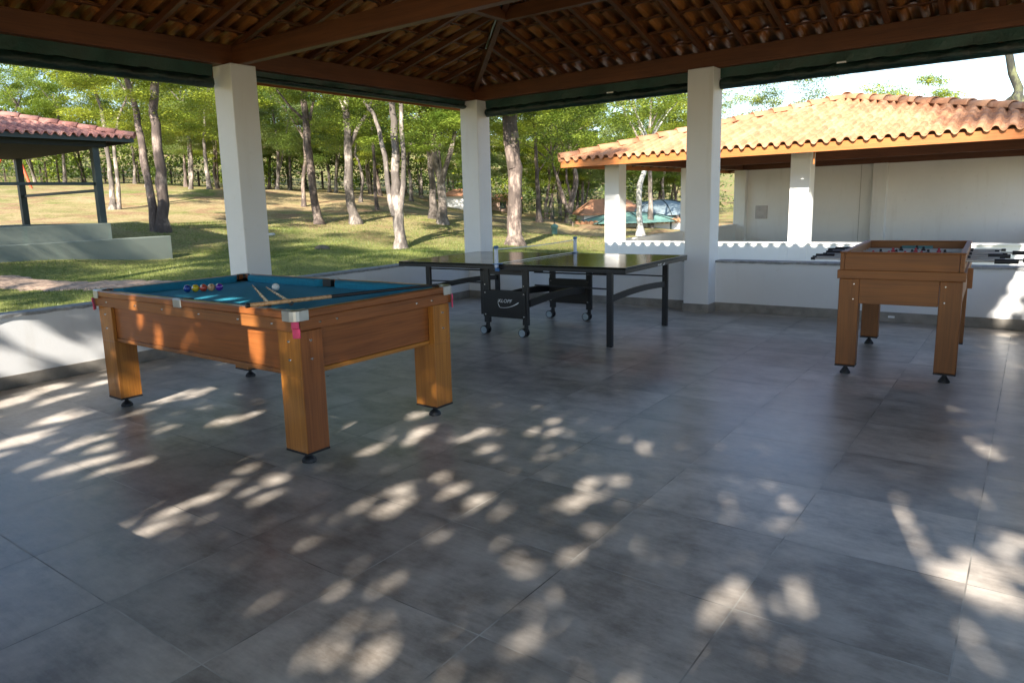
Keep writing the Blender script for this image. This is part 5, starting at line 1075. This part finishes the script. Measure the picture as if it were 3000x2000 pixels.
# hedge of a few shrubs by that wall
for k, (x, y, s_) in enumerate(((-9.6, 18.6, .55), (-10.3, 18.0, .45), (-8.6, 17.9, .35))):
    root = empty('shrub', (x, y, gz1(x, y)), 0, ['rounded shrub at the left end of the tile topped wall', 'low shrub further left of the tile topped wall', 'small shrub in front of the tile topped wall'][k], 'shrub', 'shrubs by the garden wall')
    crown(root, CRS[k % 2], (x, y, gz1(x, y)+s_*.6), (s_, s_, s_*.8), M['leaf2'], k); MB().cyl((x, y, gz1(x, y)-.1), (x, y, gz1(x, y)+s_*.6), .02).build('stem', M['bark1'], root)
# slim posts standing for the thin far trunks along the top of the slope
fr = empty('fence', (-38, 16, 2.9), 0, 'weathered paling fence along the top of the grassy slope behind the trees', 'fence'); mb = MB(); fp = []
for k in range(50):
    u = -260+k*42+rt.uniform(-18, 18); p = CAMPOS+(cf+cr*((u-PCX)/FOC))*49.5; x, y = p.x+rt.uniform(-.1, .1), p.y+rt.uniform(-.1, .1); z = gz1(x, y)
    MB().box((x-.05, y-.05, z-.2), (x+.05, y+.05, z+rt.uniform(.7, 1.9))).build('post', M['bark1'], fr)
# drop the helper flags
for o in scene.objects:
    if 'used' in o: del o['used']
    if o.type == 'MESH' and o.parent is None and 'label' not in o and 'kind' not in o: print('UNTAGGED', o.name)

# ------------------------------------------------------------------ the photographer, whose head shadow falls on the floor
def photographer():
    root = empty('photographer', (6.66, -9.0, gz1(6.66, -9.0)), 0, 'person standing behind the camera holding it up, casting the head shadow', 'person')
    P = {'pel': (6.66, -9.02, .86), 'belly': (6.65, -9.00, 1.00), 'chest': (6.63, -8.96, 1.14), 'neck': (6.60, -8.90, 1.27), 'kl': (6.56, -8.96, .46), 'al': (6.55, -9.06, .06), 'tl': (6.52, -8.90, .0),
         'kr': (6.78, -8.94, .46), 'ar': (6.80, -9.05, .06), 'tr': (6.80, -8.89, .0), 'hl': (6.57, -9.02, .80), 'hr': (6.75, -9.02, .80),
         'sl': (6.47, -8.99, 1.21), 'el': (6.40, -8.86, 1.05), 'wl': (6.47, -8.72, 1.27), 'sr': (6.77, -8.91, 1.21), 'er': (6.82, -8.78, 1.06), 'wr': (6.66, -8.66, 1.27)}
    rad = {'pel': .135, 'belly': .12, 'chest': .135, 'neck': .055, 'kl': .055, 'al': .040, 'tl': .034, 'kr': .055, 'ar': .040, 'tr': .034, 'hl': .085, 'hr': .085, 'sl': .055, 'el': .040, 'wl': .028, 'sr': .055, 'er': .040, 'wr': .028}
    E_ = [('pel', 'belly'), ('belly', 'chest'), ('chest', 'neck'), ('pel', 'hl'), ('hl', 'kl'), ('kl', 'al'), ('al', 'tl'), ('pel', 'hr'), ('hr', 'kr'), ('kr', 'ar'), ('ar', 'tr'), ('chest', 'sl'), ('sl', 'el'), ('el', 'wl'), ('chest', 'sr'), ('sr', 'er'), ('er', 'wr')]
    keys = list(P); me = bpy.data.meshes.new('body'); me.from_pydata([Vector(P[k])-root.location for k in keys], [(keys.index(a), keys.index(b)) for a, b in E_], []); o = bpy.data.objects.new('body', me); COL.objects.link(o); o.parent = root
    m = o.modifiers.new('skin', 'SKIN'); o.modifiers.new('sub', 'SUBSURF').levels = 1
    for i, k in enumerate(keys):
        v = me.skin_vertices[0].data[i]; v.radius = (rad[k], rad[k]*.85); v.use_root = (k == 'pel')
    me.materials.append(m_simple('grey_blue_clothing', (.10, .12, .17), .9))
    skin = m_simple('skin', (.42, .25, .17), .55); f = cf.copy(); f.z = 0; f.normalize(); c = Vector((6.57, -8.83, 1.425))
    hd = MB().ball(c, .088, 20, 14, 1, 1.1, 1.32).cyl(c-Vector((0, .02, .16)), c-Vector((0, 0, .08)), .05, .055, 12); s = f.cross(Vector((0, 0, 1)))
    hd.ball(c+f*.098-Vector((0, 0, .015)), .016, 8, 6, 1, 1, 1.5)
    for k in (-1, 1): hd.ball(c+s*(.088*k)-Vector((0, 0, .01)), .024, 8, 6, .5, .8, 1.3)
    hd.build('head', skin, root); MB().ball(c+Vector((0, -.012, .022)), .094, 18, 12, 1.02, 1.08, 1.2).build('hair', m_simple('dark_hair', (.03, .02, .015), .8), root)
    for k, w_ in ((-1, P['wl']), (1, P['wr'])):
        b = CAMPOS-f*.075+s*(.055*k)-Vector((0, 0, .02)); hm = MB(); w_ = Vector(w_); hm.tube([w_, w_.lerp(b, .6), b-f*.01], [.027, .036, .030], 10)
        for j in range(4): q = b+Vector((0, 0, .022-.016*j)); hm.tube([q-f*.01, q+s*(.020*k)+f*.012, q+s*(.004*k)+f*.034, q-s*(.012*k)+f*.040], [.009, .009, .008, .007], 7)
        hm.tube([b-f*.012+Vector((0, 0, -.01)), b-s*(.02*k)-f*.02, b-s*(.035*k)-f*.012], [.010, .010, .008], 7); hm.build('hand', skin, root)
    cm = empty('hand_camera', CAMPOS-f*.08, 0, 'black camera held up by the person behind the pavilion wall', 'camera')
    q = CAMPOS-f*.085; mb = MB(); rot = Matrix((s, f, Vector((0, 0, 1)))).transposed(); t = MB().box((-.065, -.022, -.045), (.065, .022, .035), .006).box((-.022, -.018, .0352), (.022, .018, .058), .004)
    mb.add([rot @ Vector(v)+q for v in t.v], t.f); mb.build('body', M['black'], cm)
photographer()
